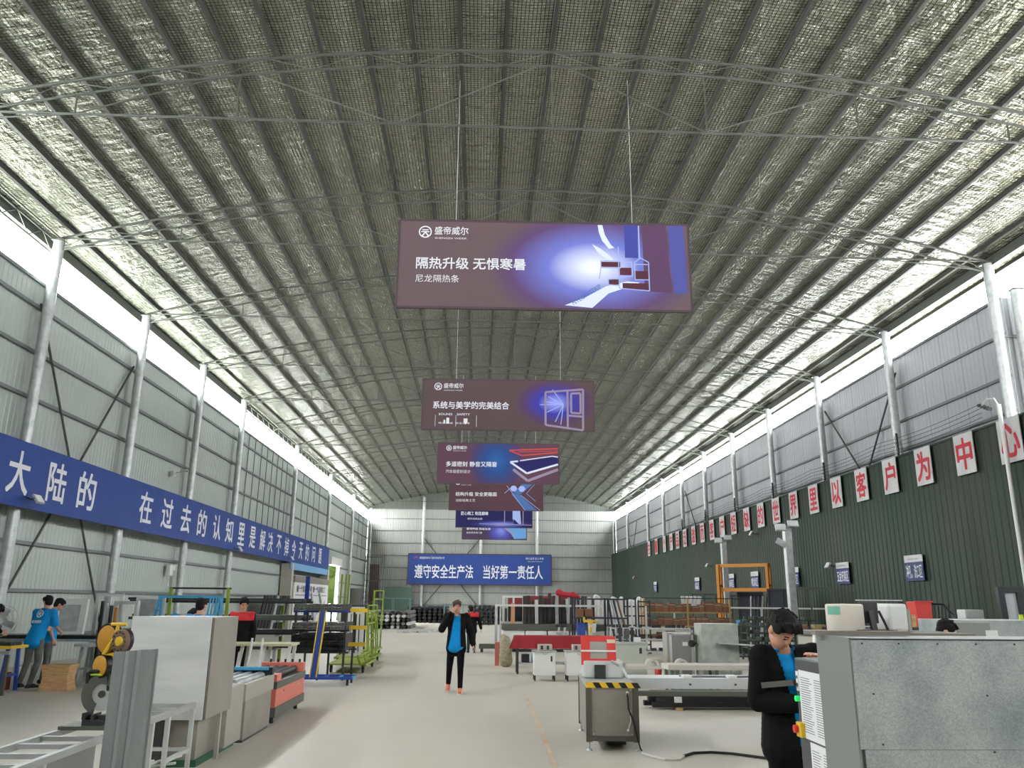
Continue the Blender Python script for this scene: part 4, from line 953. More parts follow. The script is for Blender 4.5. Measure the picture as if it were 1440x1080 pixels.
# long dark profiles laid across on a cantilever rack
t = thing('cantilever_rack', 'cantilever rack of lime posts holding long dark profiles across the bay', 'rack', (-6.6, 21.4, 0))
for x in (-1.6, 0, 1.6): MB().bar((x, .2, 0), (x, .2, 1.75), .07).build('post', M['lime'], t)
for z in (.55, .86, 1.2, 1.6):
    for x in (-1.6, 0, 1.6): MB().bar((x, .2, z), (x, -.55, z), .05, .05).build('arm', M['white_steel'], t)
mb = MB().bb(-2.1, 2.1, -.045, .045, 0, .06); lp = mb.build('long_profile', M['black'])
lg = M['dark']
tag(lp, 'long dark profile lying across the arms of the cantilever rack', 'profile', 'long profiles on the cantilever rack')
k = 0
for z, m_ in ((.578, 0), (.888, 0), (1.228, 1), (1.628, 0)):
    for r in range(2):
        for c in range(5):
            o = lp if k == 0 else lp.copy()
            if k: col.objects.link(o)
            if m_ or r: o.material_slots[0].link = 'OBJECT'; o.material_slots[0].material = M['greygreen'] if m_ else M['dark']
            o.location = (-6.45+random.uniform(-.15, .2), 20.95+c*.1, z+r*.063); k += 1
# trestle table with hanging khaki cover
t = thing('trestle_table', 'pale trestle table with splayed white legs beside the beige conveyor', 'table', (-4.3, 15.7, 0))
MB().bb(-.75, .95, -.35, .35, .92, .96).build('table_top', mat('pale_olive_board', (176, 176, 140), .6), t)
for x in (-.62, -.05, .35, .8):
    for s in (-1, 1): MB().bar((x, s*.34, 0), (x+.1, s*.2, .92), .055, .055).build('leg', M['white_steel'], t)
for s in (-1, 1): MB().bar((-.6, s*.3, .25), (.85, s*.3, .25), .04).build('stretcher', M['galv'], t)
mb = MB(); N = 14
for i in range(N+1):
    for j in range(9):
        u = i/N; v = j/8; mb.v.append((-.55+.5*u, -.37-.03*math.sin(u*9+v*2)-.02*math.sin(v*7), .93-.42*v-.08*math.sin(u*PI)*v))
mb.f = [(i*9+j, i*9+j+1, (i+1)*9+j+1, (i+1)*9+j) for i in range(N) for j in range(8)]
o = mb.build('canvas_cover', M['olive'], None, smooth=True); o.location = (-4.3, 15.7, 0); tag(o, 'khaki canvas cover hanging over the pale trestle table edge', 'cover'); md = o.modifiers.new('th', 'SOLIDIFY'); md.thickness = .006
# low workbench near the wall holding bars and fittings
t = thing('work_bench', 'dark low bench loaded with black bars behind the trestle table', 'bench', (-5.3, 18.2, 0))
MB().bb(-1.6, 1.0, -.4, .4, .72, .78).build('bench_top', M['dark'], t)
for x in (-1.5, -.3, .9):
    for y in (-.35, .35): MB().bar((x, y, 0), (x, y, .72), .06).build('leg', M['galv'], t)
MB().bar((-1.5, -.35, .2), (.9, -.35, .2), .05).build('stretcher', M['galv'], t)
for i in range(5):
    o = MB().bb(-1.3, 1.3, -.04, .04, 0, .07).build('black_bar', M['black']); o.location = (-5.6+.1*i, 17.95+.11*i, .782)
    tag(o, 'black bar lying flat on the dark low bench', 'bar', 'black bars on the low bench')
# lime A-frame carts with upright frames
def aframe(label, x, y, w, L, h, tall=None):
    t = thing('a_frame_cart', label, 'cart', (x, y, 0), 0, 'lime carts along the walkway')
    MB().bb(-w/2, w/2, -L/2, L/2, .19, .22).build('deck', mat('olive_lime_deck', (150, 160, 52), .6) if 'olive_lime_deck' not in bpy.data.materials else bpy.data.materials['olive_lime_deck'], t)
    for s in (-1, 1): MB().bar((s*w/2, -L/2, .19), (s*w/2, L/2, .19), .06).build('base_rail', M['lime'], t)
    for yy in (-L/2+.05, 0, L/2-.05):
        MB().bar((w/2-.12, yy, .2), (w/2-.2, yy, h), .045).build('post', M['lime'], t)
    for z in (h*.45, h*.75, h-.04): MB().bar((w/2-.12-.08*(z-.2)/(h-.2), -L/2, z), (w/2-.12-.08*(z-.2)/(h-.2), L/2, z), .035).build('cross_rail', M['lime'], t)
    for s in (-1, 1):
        for yy in (-L/2+.15, L/2-.15): MB().cyl((s*(w/2-.06)-.025, yy, .08), (s*(w/2-.06)+.025, yy, .08), .078, n=14).bb(s*(w/2-.06)-.035, s*(w/2-.06)+.035, yy-.03, yy+.03, .08, .18).build('castor', M['black'], t)
    return t
aframe('low lime flat cart nearest the blue cart', -3.2, 22.0, .9, 2.1, .42)
aframe('lime A-frame cart loaded with white and black window frames', -3.4, 24.4, 1.0, 2.0, 1.45)
t = aframe('tall lime A-frame cart at the end of the frame row', -3.66, 27.2, .9, 2.4, 1.6)
for x in (.12, .42): MB().bar((x, 1.05, .22), (x+.03, 1.05, 2.05), .05).build('tall_post', M['lime'], t)
for z in (1.2, 1.75, 2.03): MB().bar((.12, 1.05, z), (.46, 1.05, z), .045).build('tall_rail', M['lime'], t)
def win_frame(label, group, x, y, z, w, h, th, m_, rz=0, tilt=0, pane=None, bars=0, b=.075):
    t = thing('window_frame', label, 'window frame', (x, y, z), rz, group)
    MB().bar((-w/2, 0, b/2), (w/2, 0, b/2), th, b).build('rail', m_, t); MB().bar((-w/2, 0, h-b/2), (w/2, 0, h-b/2), th, b).build('rail', m_, t)
    for s in (-1, 1): MB().bb(s*w/2-(b if s > 0 else 0), s*w/2+(0 if s > 0 else b), -th/2, th/2, b, h-b).build('stile', m_, t)
    for i in range(bars): x0 = -w/2+w*(i+1)/(bars+1); MB().bb(x0-.03, x0+.03, -th/2, th/2, b, h-b).build('mullion', m_, t)
    if pane: MB().bb(-w/2+b, w/2-b, -.006, .006, b, h-b).build('pane', pane, t)
    t.rotation_euler = (tilt, 0, rz)
    return t
for i, (dy, m_, nm, b) in enumerate(((0, M['white_steel'], 'white', 2), (.14, M['black'], 'black', 1), (.28, M['white_steel'], 'white', 1), (.42, M['dark'], 'charcoal', 0), (.56, M['white_steel'], 'white', 1), (.72, M['white_steel'], 'white', 0))):
    win_frame(f'{nm} window frame standing on the loaded lime cart, {ORD[i]} from the front', 'frames on the lime cart', -3.45-.02*i, 23.75+dy, .222, .42, 1.2+.04*(i % 3), .07, m_, R(4), 0, None, b)
for i, (x, y, m_) in enumerate(((-3.82, 26.5, M['dark']), (-3.84, 26.7, M['black']), (-3.82, 26.9, M['dark']))):
    win_frame(f'dark window frame on the tall lime cart, {ORD[i]} from the front', 'frames on the tall cart', x, y, .222, .5, 1.35, .06, m_, R(4), 0, None, 1)
win_frame('large white window frame standing behind the yellow rack arms', None, -3.86, 25.75, 0, .78, 1.52, .1, M['white_steel'], R(8), 0, M['dark'])
# sky-blue rack and lime posts behind the enclosure
t = thing('lattice_rack', 'sky-blue lattice rack with a dark top bar behind the sheet enclosure', 'rack', (-6.75, 20.0, 0))
for x in (-.75, .65):
    for s in (-1, 1): MB().bar((x-.18*s, -.3, 0), (x-.02*s, 0, 1.77), .05).build('post', M['cyan_steel'], t)
    for k in range(10): MB().bar((x-.17+.012*k, -.28+.025*k, .3+.145*k), (x+.17-.012*k, -.28+.025*k, .3+.145*k), .03).build('rung', M['cyan_steel'], t)
for k in range(5): MB().bar((.32+.07*k, -.28, 0), (.42+.07*k, -.02, 1.74), .03).build('slat', M['cyan_steel'], t)
MB().bar((-.8, 0, 1.77), (.7, 0, 1.77), .06).build('top_rail', M['cyan_steel'], t)
for x in (-.62, .74): MB().bar((x, .25, 0), (x, .25, 1.98), .07).build('lime_post', M['lime'], t)
MB().bar((-.65, .25, 1.97), (.8, .25, 1.97), .04).build('black_bar', M['black'], t)

# ================================================================== BANNER-WALL SIDE, BY THE WALL
def trestle(nm, label, x, y, L, D, h, topm, legm, legs, group=None, rz=0):
    t = thing(nm, label, 'table', (x, y, 0), rz, group)
    MB().bb(-L/2, L/2, -D/2, D/2, h-.05, h).build('table_top', topm, t)
    for i in range(legs):
        xx = -L/2+.12+(L-.24)*i/(legs-1)
        for s in (-1, 1): MB().bar((xx, s*(D/2-.02), 0), (xx, s*(D/2-.12), h-.05), .055).build('leg', legm, t)
        MB().bar((xx, -D/2+.05, .3), (xx, D/2-.05, .3), .04).build('stretcher', legm, t)
    return t
t = trestle('trestle_table', 'yellow-edged trestle table with blue legs in front of the workers', -9.6, 16.55, 1.7, .6, .84, M['yellow'], M['blue_steel'], 2)
trestle('long_trestle', 'long grey trestle behind the workers carrying black profiles', -9.15, 19.0, 4.7, .8, .86, M['galv'], M['galv'], 4)
for i in range(7):
    o = MB().bb(-2.2, 2.2, -.045, .045, 0, .075).build('long_profile', M['black']); o.location = (-9.2+.1*(i % 3), 18.72+.1*i, .862)
    tag(o, 'long black profile lying on the grey trestle behind the workers', 'profile', 'profiles on the long grey trestle')
for i in range(4):
    o = MB().bb(-.8, .8, -.04, .04, 0, .06).build('long_profile', M['dark']); o.location = (-9.62, 16.38+.1*i, .842)
    tag(o, 'dark profile lying on the yellow-edged trestle table', 'profile', 'profiles on the yellow trestle')
trestle('trestle_table', 'grey open trestle between the workers and the saw', -7.7, 18.2, 1.3, .7, .8, M['galv'], M['galv'], 2)
t = thing('steel_stand', 'dark steel stand in the corner before the yellow-edged trestle', 'stand', (-8.75, 15.7, 0))
for x in (-.35, .12):
    for y in (-.2, .25): MB().bar((x, y, 0), (x, y, .72), .05).build('leg', M['greygreen'], t)
MB().bar((-.4, -.2, .74), (.15, -.2, .74), .06).bar((-.4, .25, .74), (.15, .25, .74), .06).build('top_rail', M['galv'], t)
MB().bar((-.35, -.2, .74), (-.35, .25, .74), .06).build('cross_rail', M['galv'], t); MB().bar((-.35, -.2, .2), (.12, -.2, .2), .04).build('stretcher', M['greygreen'], t)
# wrapped wood block
mb = MB(); N = 10
for i in range(N+1):
    for j, (a, b) in enumerate([(-.3, -.2), (.27, -.2), (.26, .2), (-.28, .2)]):
        w_ = 1-.16*math.sin(i/N*PI)+.03*mnoise.noise((i*.9, j*3.1, 0)); mb.v.append((a*w_, b*w_, .47*i/N))
mb.f = [(i*4+j, i*4+(j+1) % 4, (i+1)*4+(j+1) % 4, (i+1)*4+j) for i in range(N) for j in range(4)]+[(3, 2, 1, 0), (N*4, N*4+1, N*4+2, N*4+3)]
solo(mb, 'wood_bundle', M['wood'], 'pale raw wood bundle pinched in the middle on the floor beside the blue-shirted worker', 'wood', (-8.12, 16.95, 0))
solo(MB().bb(-.16, .16, -.18, .18, 0, .34), 'carton', M['black_matte'], 'black box on the floor right behind the pale wood bundle', 'box', (-7.6, 17.6, 0))
t = thing('tool_case', 'upright yellow and red tool case by the feet of the blue-shirted worker', 'case', (-9.2, 16.95, 0), R(12))
MB().bb(-.1, .06, -.1, .1, 0, .32).build('shell', M['yellow'], t, bevel=.01); MB().bb(.06, .12, -.1, .1, 0, .32).build('cover', mat('brick_red_shell', (120, 46, 34), .6), t, bevel=.01)
MB().path([(-.04, 0, .32), (-.04, 0, .36), (.04, 0, .36), (.04, 0, .32)], .012, 6).build('handle', M['black'], t)
# wire guard fan
t = thing('pedestal_fan', 'round wire-guarded pedestal fan before the grey wall behind the workers', 'fan', (-10.05, 18.1, 0), R(20))
MB().lathe((0, 0, 0), [(.22, 0), (.2, .04), (.04, .06)], 24).build('base', M['black'], t, smooth=True)
MB().cyl((0, 0, .05), (0, 0, 1.05), .022).build('pole', M['galv'], t, smooth=True)
MB().cyl((0, -.02, 1.25), (0, .16, 1.25), .09).bar((0, .05, 1.03), (0, .05, 1.2), .04).build('motor', M['dark'], t, smooth=True)
mb = MB()
for rr, yy in ((.32, -.04), (.25, -.075), (.17, -.1), (.09, -.11), (.32, .04), (.2, .07)): mb.path([(rr*math.cos(a*PI/16), yy, 1.25+rr*math.sin(a*PI/16)) for a in range(33)], .005, 5)
for k in range(28): a = k*PI/14; mb.path([(.05*math.cos(a), -.115, 1.25+.05*math.sin(a)), (.2*math.cos(a), -.09, 1.25+.2*math.sin(a)), (.32*math.cos(a), -.02, 1.25+.32*math.sin(a))], .003, 4)
mb.build('guard_grille', M['silver'], t)
for k in range(4):
    a = k*PI/2+.4; A = Matrix.Rotation(a, 3, 'Y') @ Matrix.Rotation(R(25), 3, 'Z')
    MB().obox(V((0, -.05, 1.25))+Matrix.Rotation(a, 3, 'Y')@V((.16, 0, 0)), (.24, .008, .12), A).build('fan_blade', M['galv'], t)
MB().lathe((0, -.12, 1.25), [(.06, 0), (.05, -.02), (.01, -.03)], 16, Matrix.Rotation(R(90), 3, 'X')).build('hub', M['white'], t)
# white frames on the trestle by the wall
win_frame('thick white window frame leaning behind the workers, with grey pane', 'frames by the grey wall', -9.22, 19.25, .862, .72, .84, .1, M['white'], R(4), R(-6), M['galv'], 0, .13)
win_frame('tall white frame with open middle left of the saw', 'frames by the grey wall', -8.85, 20.4, 0, .62, 1.84, .09, M['white_steel'], R(6), 0, None, 1)
win_frame('white frame leaning before the tall open one', 'frames by the grey wall', -8.35, 20.2, 0, .6, 1.66, .1, M['white_steel'], R(-8), 0, None)
win_frame('wide white frame with grey pane behind the sheet enclosure', 'frames by the grey wall', -7.95, 20.6, 0, .68, 1.78, .08, M['white_steel'], R(3), 0, M['galv'])
for i, (dx, m_, nm) in enumerate(((0, M['black'], 'black'), (.07, M['silver'], 'silver'), (.15, M['dark'], 'charcoal'), (.23, M['orange'], 'orange'))):
    o = MB().bb(-.025, .025, -.04, .04, 0, 1.66-.05*i).build('upright_bar', m_); o.location = (-8.72+dx*1.4, 19.75, 0)
    tag(o, f'{nm} bar standing upright in front of the white frames by the grey wall', 'bar')

# ================================================================== BANNER WALL, FAR
# notice board building front
t = thing('notice_board', 'large white notice board under the far end of the slogan banner', 'notice board', (-11.15, 56.2, 0))
MB().bb(-.06, .02, -5.6, 5.6, 0, 3.05).build('panel', M['white'], t)
MB().bb(-.02, .06, -5.7, 5.7, 2.72, 3.1).build('brown_header', mat('grey_brown_header', (128, 122, 112), .7), t)
m_violet = mat('violet_print', (150, 142, 190), .7)
MB().bb(.021, .026, -5.2, 5.2, 1.93, 2.0).build('printed_rule', m_violet, t, recalc=False)
lettering('做一个优秀的环境  做一个品质的工厂', mat('dark_violet_ink', (70, 62, 96), .7), t, (.03, -4.9, 2.15), (0, 1, 0), Wv, width=9.6, height=.42, weight=.01)
for i in range(22):
    y = -5+.46*i; h = random.uniform(.3, 1.2); z = random.uniform(.4, 1.8-h)
    MB().bb(.021, .026, y, y+random.uniform(.2, .4), z, z+h).build('pinned_sheet', random.choice((m_violet, M['galv'], M['paper'], mat('lilac_sheet', (190, 184, 214), .7) if 'lilac_sheet' not in bpy.data.materials else bpy.data.materials['lilac_sheet'])), t, recalc=False)
struct(MB().bb(-11.85, -11.2, 50.0, 50.5, 0, 3.8).build('trim_1', mat('beige_pier', (186, 182, 170), .7)))
struct(MB().bb(-11.85, -11.2, 61.9, 62.4, 0, 3.8).build('trim_2', bpy.data.materials['beige_pier']))
# floodlights and boxes on the banner wall
def floodlight(label, loc, rz, tilt, group, arm=(0, .15, 0)):
    t = thing('floodlight', label, 'floodlight', loc, rz, group); A = Matrix.Rotation(tilt, 3, 'X')
    MB().obox((0, 0, 0), (.34, .06, .24), A).build('housing', M['galv'], t, bevel=.008)
    MB().obox(A@V((0, -.034, 0)), (.3, .008, .2), A).build('lens', M['paper'], t)
    MB().bar((-.18, 0, 0), (-.18, .12, -.03), .02).bar((.18, 0, 0), (.18, .12, -.03), .02).bar((-.18, .12, -.03), (.18, .12, -.03), .02).bar((0, .12, -.03), V((0, .12, -.03))+V(arm), .025).build('bracket', M['dark'], t)
    return t
for (x, y, lab) in ((54, 702, 'floodlight hanging at the lower edge of the slogan banner, closest to the entrance'), (338, 772, 'floodlight under the slogan banner halfway along the wall'), (411, 785, 'floodlight under the slogan banner beside the notice board')):
    p = on_x(x, y, -10.95); floodlight(lab, p, R(90), R(-35), 'floodlights on the slogan banner', (0, .28, .12))
p = on_x(258, 663, -11.45); t = thing('security_camera', 'small white security camera on the grey wall above the slogan banner', 'camera', p, R(60))
MB().cyl((0, -.18, 0), (0, .12, .02), .07).build('housing', M['white'], t, smooth=True); MB().cyl((0, -.185, 0), (0, -.17, 0), .05).build('lens', M['black'], t)
MB().bar((0, .05, 0), (-.1, .3, -.05), .04).build('bracket', M['white'], t); MB().bb(-.3, -.16, .2, .34, -.2, .0).build('junction_box', M['white'], t)
p = on_x(240, 801, -11.72); t = thing('switch_box', 'white switch box on the wall rail under the slogan banner', 'switch box', p)
MB().bb(-.1, .05, -.2, .12, -.22, .18).build('box', M['white'], t, bevel=.01); MB().bb(-.08, .04, .18, .34, -.02, .2).build('socket_box', M['white'], t, bevel=.01); MB().cyl((-.04, .0, -.22), (-.04, .0, -.6), .015, n=6).build('conduit', M['white'], t)
# dark boards leaning near the notice board
for i in range(9):
    o = MB().obox((0, 0, .95), (.07, .5, 1.9), Matrix.Rotation(R(9), 3, 'Y')).build('leaning_board', M['black'] if i != 4 else M['galv']); o.location = (-10.9+.02*i, 42.6+.62*i*.9, .01)
    tag(o, f'{"pale grey" if i == 4 else "dark"} board leaning on the grey wall before the notice board, {ORD[i]} of the row', 'board', 'boards leaning by the notice board')
t = thing('blue_post', 'blue steel post with brackets before the notice board', 'post', (-9.9, 48.5, 0)); MB().bar((0, 0, 0), (0, 0, 3.0), .22).build('shaft', M['blue_steel'], t); MB().bar((-.3, 0, 1.6), (.35, 0, 1.6), .15).build('bracket', M['blue_steel'], t)
for i in range(2):
    o = MB().obox((0, 0, 1.0), (.1, .3, 2.1), Matrix.Rotation(R(-8-6*i), 3, 'Y')).build('leaning_board', M['silver']); o.location = (-9.3+.55*i, 47.5, .02); tag(o, f'silver profile leaning beside the blue post, {ORD[i]} from it', 'board', 'silver profiles by the blue post')
for i, x in enumerate((-8.35, -8.1, -7.9)):
    o = MB().bar((0, 0, 0), (.05, .2, 3.2), .1).build('lime_pole', M['lime']); o.location = (x, 50.5, 0); tag(o, f'lime steel pole standing before the bright doorway, {ORD[i]} from the wall', 'pole', 'lime poles')
solo(MB().bb(-.5, .5, -.3, .3, 0, 2.7), 'tall_cabinet', M['greygreen'], 'tall dark cabinet against the wall well past the bright doorway', 'cabinet', (-11.2, 76.5, 0), bevel=.02)
t = thing('pipe_frame', 'tall thin grey-blue pipe frame in the back corner of the banner wall', 'frame', (-9.5, 76, 0))
for x in (-.9, .6): MB().bar((x, 0, 0), (x, 0, 5.6), .07).build('post', M['navy_steel'], t)
for z in (1.5, 3.4, 5.5): MB().bar((-.9, 0, z), (.6, 0, z), .06).build('rail', M['navy_steel'], t)
for i in range(5):
    o = MB().obox((0, 0, 2.6), (.16, .1, 5.3), Matrix.Rotation(R(6), 3, 'X')).build('tall_board', mat('brown_board', (74, 58, 50), .7) if 'brown_board' not in bpy.data.materials else bpy.data.materials['brown_board']); o.location = (-11.15+.2*i, 85.6, .0)
    tag(o, f'tall brown board leaning in the back corner, {ORD[i]} from the banner wall', 'board', 'brown boards in the back corner')
# stacks near the back wall
def pile(label, x, y, w, d, h, mts, nx, nz, group):
    """a stack of long wrapped profiles, ends towards the viewer; each one is an object"""
    for r in range(nz):
        for c in range(nx):
            ww = w/nx; hh = h/nz; o = MB().cyl((0, 0, hh/2), (0, d, hh/2), hh*.55, n=7).build('wrapped_profile', random.choice(mts)); o.scale = (ww/hh*random.uniform(.6, .86), 1, .87)
            o.location = (x-w/2+ww*(c+.5)+random.uniform(-.01, .01), y+random.uniform(-.35, .35), r*hh*.94)
            tag(o, label, 'profile', group)
grey2 = mat('grey_wrapping', (112, 108, 106), .7); dk = mat('dark_wrapping', (40, 40, 43), .55)
pile('grey wrapped profile in the heap before the back wall', -5.6, 52, 3.0, 4.2, 1.15, [grey2, dk, M['sack_pale']], 9, 5, 'grey wrapped profiles in the heap')
pile('black wrapped profile in the stack under the safety slogan', -4.0, 66, 3.2, 6, 1.35, [dk, M['black']], 8, 5, 'black wrapped profiles under the slogan')
pile('black wrapped profile in the far stack behind the two standing people', .5, 62, 2.6, 6, 1.5, [dk, M['black'], dk], 7, 5, 'black wrapped profiles in the centre stack')
for i in range(7):
    o = MB().obox((0, 0, .04), (.3, 2.6, .07), Matrix.Rotation(R(4), 3, 'Z')).build('loose_profile', M['silver']); o.location = (-4.3+.36*i, 47.2+.2*i, 0); tag(o, 'loose silver profile on the floor before the grey heap', 'profile', 'loose silver profiles')
t = trestle('steel_table', 'teal steel table before the black stacks at the back wall', -1.75, 60, 1.6, 1.2, 1.5, mat('teal_enamel', (110, 146, 148), .5), bpy.data.materials['teal_enamel'], 2)
t = trestle('steel_table', 'pale teal frame table standing above the grey heap', -5.9, 58, 2.6, 1.2, 1.85, bpy.data.materials['teal_enamel'], bpy.data.materials['teal_enamel'], 3)
solo(MB().bb(-1.4, 1.4, -.15, .15, 0, 3.0), 'green_panel', mat('faded_green_panel', (86, 112, 98), .6), 'large faded green panel standing against the back wall', 'panel', (-8.3, 86.2, 0))
solo(MB().bb(-1.3, 1.3, -.3, .3, 0, 1.1), 'dark_crate', M['dark'], 'dark crate standing on the floor behind the person with red shoulders', 'crate', (1.2, 72, 0), bevel=.02)
# ================================================================== GREEN-WALL SIDE, FRONT
# cutting machine with hazard strip
m_post = mat('dark_taupe_frame', (84, 82, 74), .5, .1)
t = thing('cutting_machine', 'stainless cutting machine with hazard stripe and red window guard in mid-hall', 'machine', (1.715, 11.3, 0), R(-3.5)); t.scale = (.93, 1, 1)
for x in (-.31, .31):
    for y in (-.78, .76): 
        MB().bar((x, y, .1), (x, y, .72), .075).build('corner_post', m_post, t)
        f = MB().cyl((x, y, .03), (x, y, .11), .012, n=8).cyl((x, y, 0), (x, y, .025), .045, .03, n=12).build('levelling_foot', M['galv'], t)
MB().bb(-.27, .27, -.8, -.785, .17, .72).build('front_panel', M['beige2'], t)
for s in (-1, 1): MB().bb(s*.33-.006, s*.33+.006, -.74, .72, .14, .72).build('side_panel', M['beige2'], t)
MB().bb(-.34, .34, -.815, -.74, .11, .17).build('bottom_rail', m_post, t)
MB().bb(-.34, .34, -.82, .8, .72, .745).build('bed_plate', M['galv'], t)
st = MB().bb(-.345, .345, -.84, -.80, .722, .785).build('hazard_strip', M['yellow'], t)
mb = MB()
for k in range(4):
    x0 = -.26+.17*k; mb.quad((x0, -.8415, .785), (x0+.085, -.8415, .785), (x0+.13, -.8415, .722), (x0+.045, -.8415, .722))
mb.build('black_stripe', M['black'], st, recalc=False)
MB().bb(-.06, .2, -.55, -.1, 0.03, .1).build('drip_tray', mat('dark_green_tray', (44, 60, 48), .6), t)
for x, z in ((-.25, .19), (.25, .19), (-.25, .7), (.25, .7)): MB().cyl((x, -.803, z), (x, -.798, z), .008, n=8).build('screw', M['silver'], t)
MB().path([(.2, -.81, .66), (.205, -.83, .6), (.21, -.82, .48), (.26, -.83, .36), (.3, -.85, .2), (.345, -.86, .04), (.36, -.88, .02)], .011, 6).build('power_cord', M['black_matte'], t, smooth=True)
MB().path([(.235, -.81, .47), (.235, -.82, .34), (.2, -.83, .25)], .006, 6).ell((.195, -.83, .24), .014, 8, 6).build('thin_cord', M['white'], t, smooth=True)
MB().bb(.185, .215, -.815, -.8, .64, .68).build('cable_gland', M['white'], t)
hd = MB().bb(-.31, .27, .15, .62, .745, .97).build('head_housing', M['white_steel'], t, bevel=.03)
MB().bb(-.15, .01, .1, .15, .745, .92).build('motor_block', M['dark'], t, bevel=.008)
A = Matrix.Rotation(R(-14), 3, 'X'); G0 = V((-.08, .22, 1.1))
gd = MB()
for c, d in (((-.19, 0, 0), (.13, .02, .38)), ((.19, 0, 0), (.13, .02, .38)), ((0, 0, .155), (.25, .02, .07)), ((0, 0, -.15), (.25, .02, .08))): gd.obox(G0+A@V(c), d, A)
gd = gd.build('window_guard', M['red'], t)
MB().obox(G0+A@V((0, .005, 0)), (.25, .006, .24), A).build('window', mat('smoky_window', (168, 166, 158), .25), gd)
MB().obox(G0+A@V((0, -.014, -.01)), (.52, .012, .022), A).build('white_strap', M['white'], gd)
MB().obox(G0+A@V((.19, -.013, .12)), (.12, .006, .05), A).build('cream_label', mat('cream_label', (224, 208, 180), .6), gd)
MB().path([(.1, .14, .97), (.14, .12, .95), (.26, .2, .88), (.3, .12, .8), (.32, .1, .755)], .018, 8).build('air_hose', M['galv'], t, smooth=True)
MB().cyl((.25, .4, .75), (.25, .4, .93), .09, n=18).build('side_motor', M['beige'], t, smooth=True)
# long aluminium feed bed
t = thing('feed_bed', 'long low aluminium feed bed reaching sideways from the hazard-striped machine', 'machine bed', (4.65, 12.3, 0))
MB().bb(-2.5, 2.2, -.25, .3, .56, .7).build('beam', mat('satin_aluminium', (206, 208, 208), .4, .25), t, bevel=.004)
MB().bb(-1.7, 2.2, .02, .05, .7, .712).build('slot', M['dark'], t); MB().bb(-1.6, 2.2, -.13, -.11, .7, .708).build('slot', M['navy_steel'], t)
for x in (-1.65, -1.0, -.35, .3, .95): 
    c = MB().bb(x-.06, x+.06, -.27, -.1, .7, .74).build('clamp', M['white'], t, bevel=.006); MB().cyl((x+.03, -.285, .62), (x+.03, -.25, .62), .014, n=8).build('clamp_bolt', M['dark'], c)
MB().bb(-2.55, -.5, -.62, -.52, .5, .56).build('dark_rail', M['greygreen'], t); MB().bb(-.5, 2.2, -.62, -.52, .5, .56).build('lower_rail', M['silver'], t)
for x in (-.45, .3): MB().bar((x, -.62, .52), (x, -.2, .6), .05).build('rail_bracket', M['galv'], t)
for x in (-2.4, -.1, 2.1): MB().bar((x, .2, 0), (x, .2, .56), .08).build('leg', M['dark'], t)
# bundle of black profiles on the floor
for i in range(9):
    x0 = 2.86+(.1, .28, .0, .16, .05, .22, .3, .08, .12)[i]; r = i // 3; c = i % 3
    o = MB().bb(0, 3.9, -.055, .055, 0, .08).build('floor_profile', M['black']); o.location = (x0, 14.38+.12*c, .04+.082*r)
    tag(o, 'long black profile in the bundle on the floor behind the feed bed', 'profile', 'black profiles bundled on the floor')
for i, x in enumerate((3.4, 5.6)):
    o = MB().bb(-.05, .05, -.05, .42, 0, .04).build('timber_batten', M['wood']); o.location = (x, 14.3, 0); tag(o, f'timber batten under the black floor bundle, {("closer to", "further from")[i]} the hall centre', 'batten')
solo(MB().bb(0, .12, -.02, .02, 0, .09), 'end_label', M['paper'], 'white paper label on the end of the black floor bundle', 'label', (3.32, 14.29, .12))
# work tables behind
def table(nm, label, x, y, L, D, h, topm, legm, n=3, th=.05):
    t = thing(nm, label, 'table', (x, y, 0))
    MB().bb(-L/2, L/2, -D/2, D/2, h-th, h).build('table_top', topm, t)
    for i in range(n):
        for s in (-1, 1): MB().bar((-L/2+.08+(L-.16)*i/(n-1), s*(D/2-.06), 0), (-L/2+.08+(L-.16)*i/(n-1), s*(D/2-.06), h-th), .05).build('leg', legm, t)
    for s in (-1, 1): MB().bar((-L/2+.08, s*(D/2-.06), .15), (L/2-.08, s*(D/2-.06), .15), .035).build('stretcher', legm, t)
    return t
m_top = mat('pale_beige_top', (200, 194, 182), .5)
table('roller_table', 'long pale table on thin green legs behind the black floor bundle', 5.4, 16.2, 3.6, .6, .6, m_top, mat('moss_leg', (92, 112, 88), .6), 5, .09)
table('low_table', 'pale low table running behind the feed bed close to the machines', 4.1, 17.3, 2.6, .7, .5, m_top, M['galv'], 3, .06)
for i, x in enumerate((3.55, 4.15)):
    t = thing('arched_support', f'cream arched support standing on the pale low table, {ORD[i]} from the hall centre', 'support', (x, 17.15, .502))
    MB().prism(RX((0, 0), .13, 0, 180)+RX((0, 0), .085, 180, 0), (0, -.1, 0), (1, 0, 0), (0, 0, 1), (0, .2, 0)).build('arch', m_top, t)
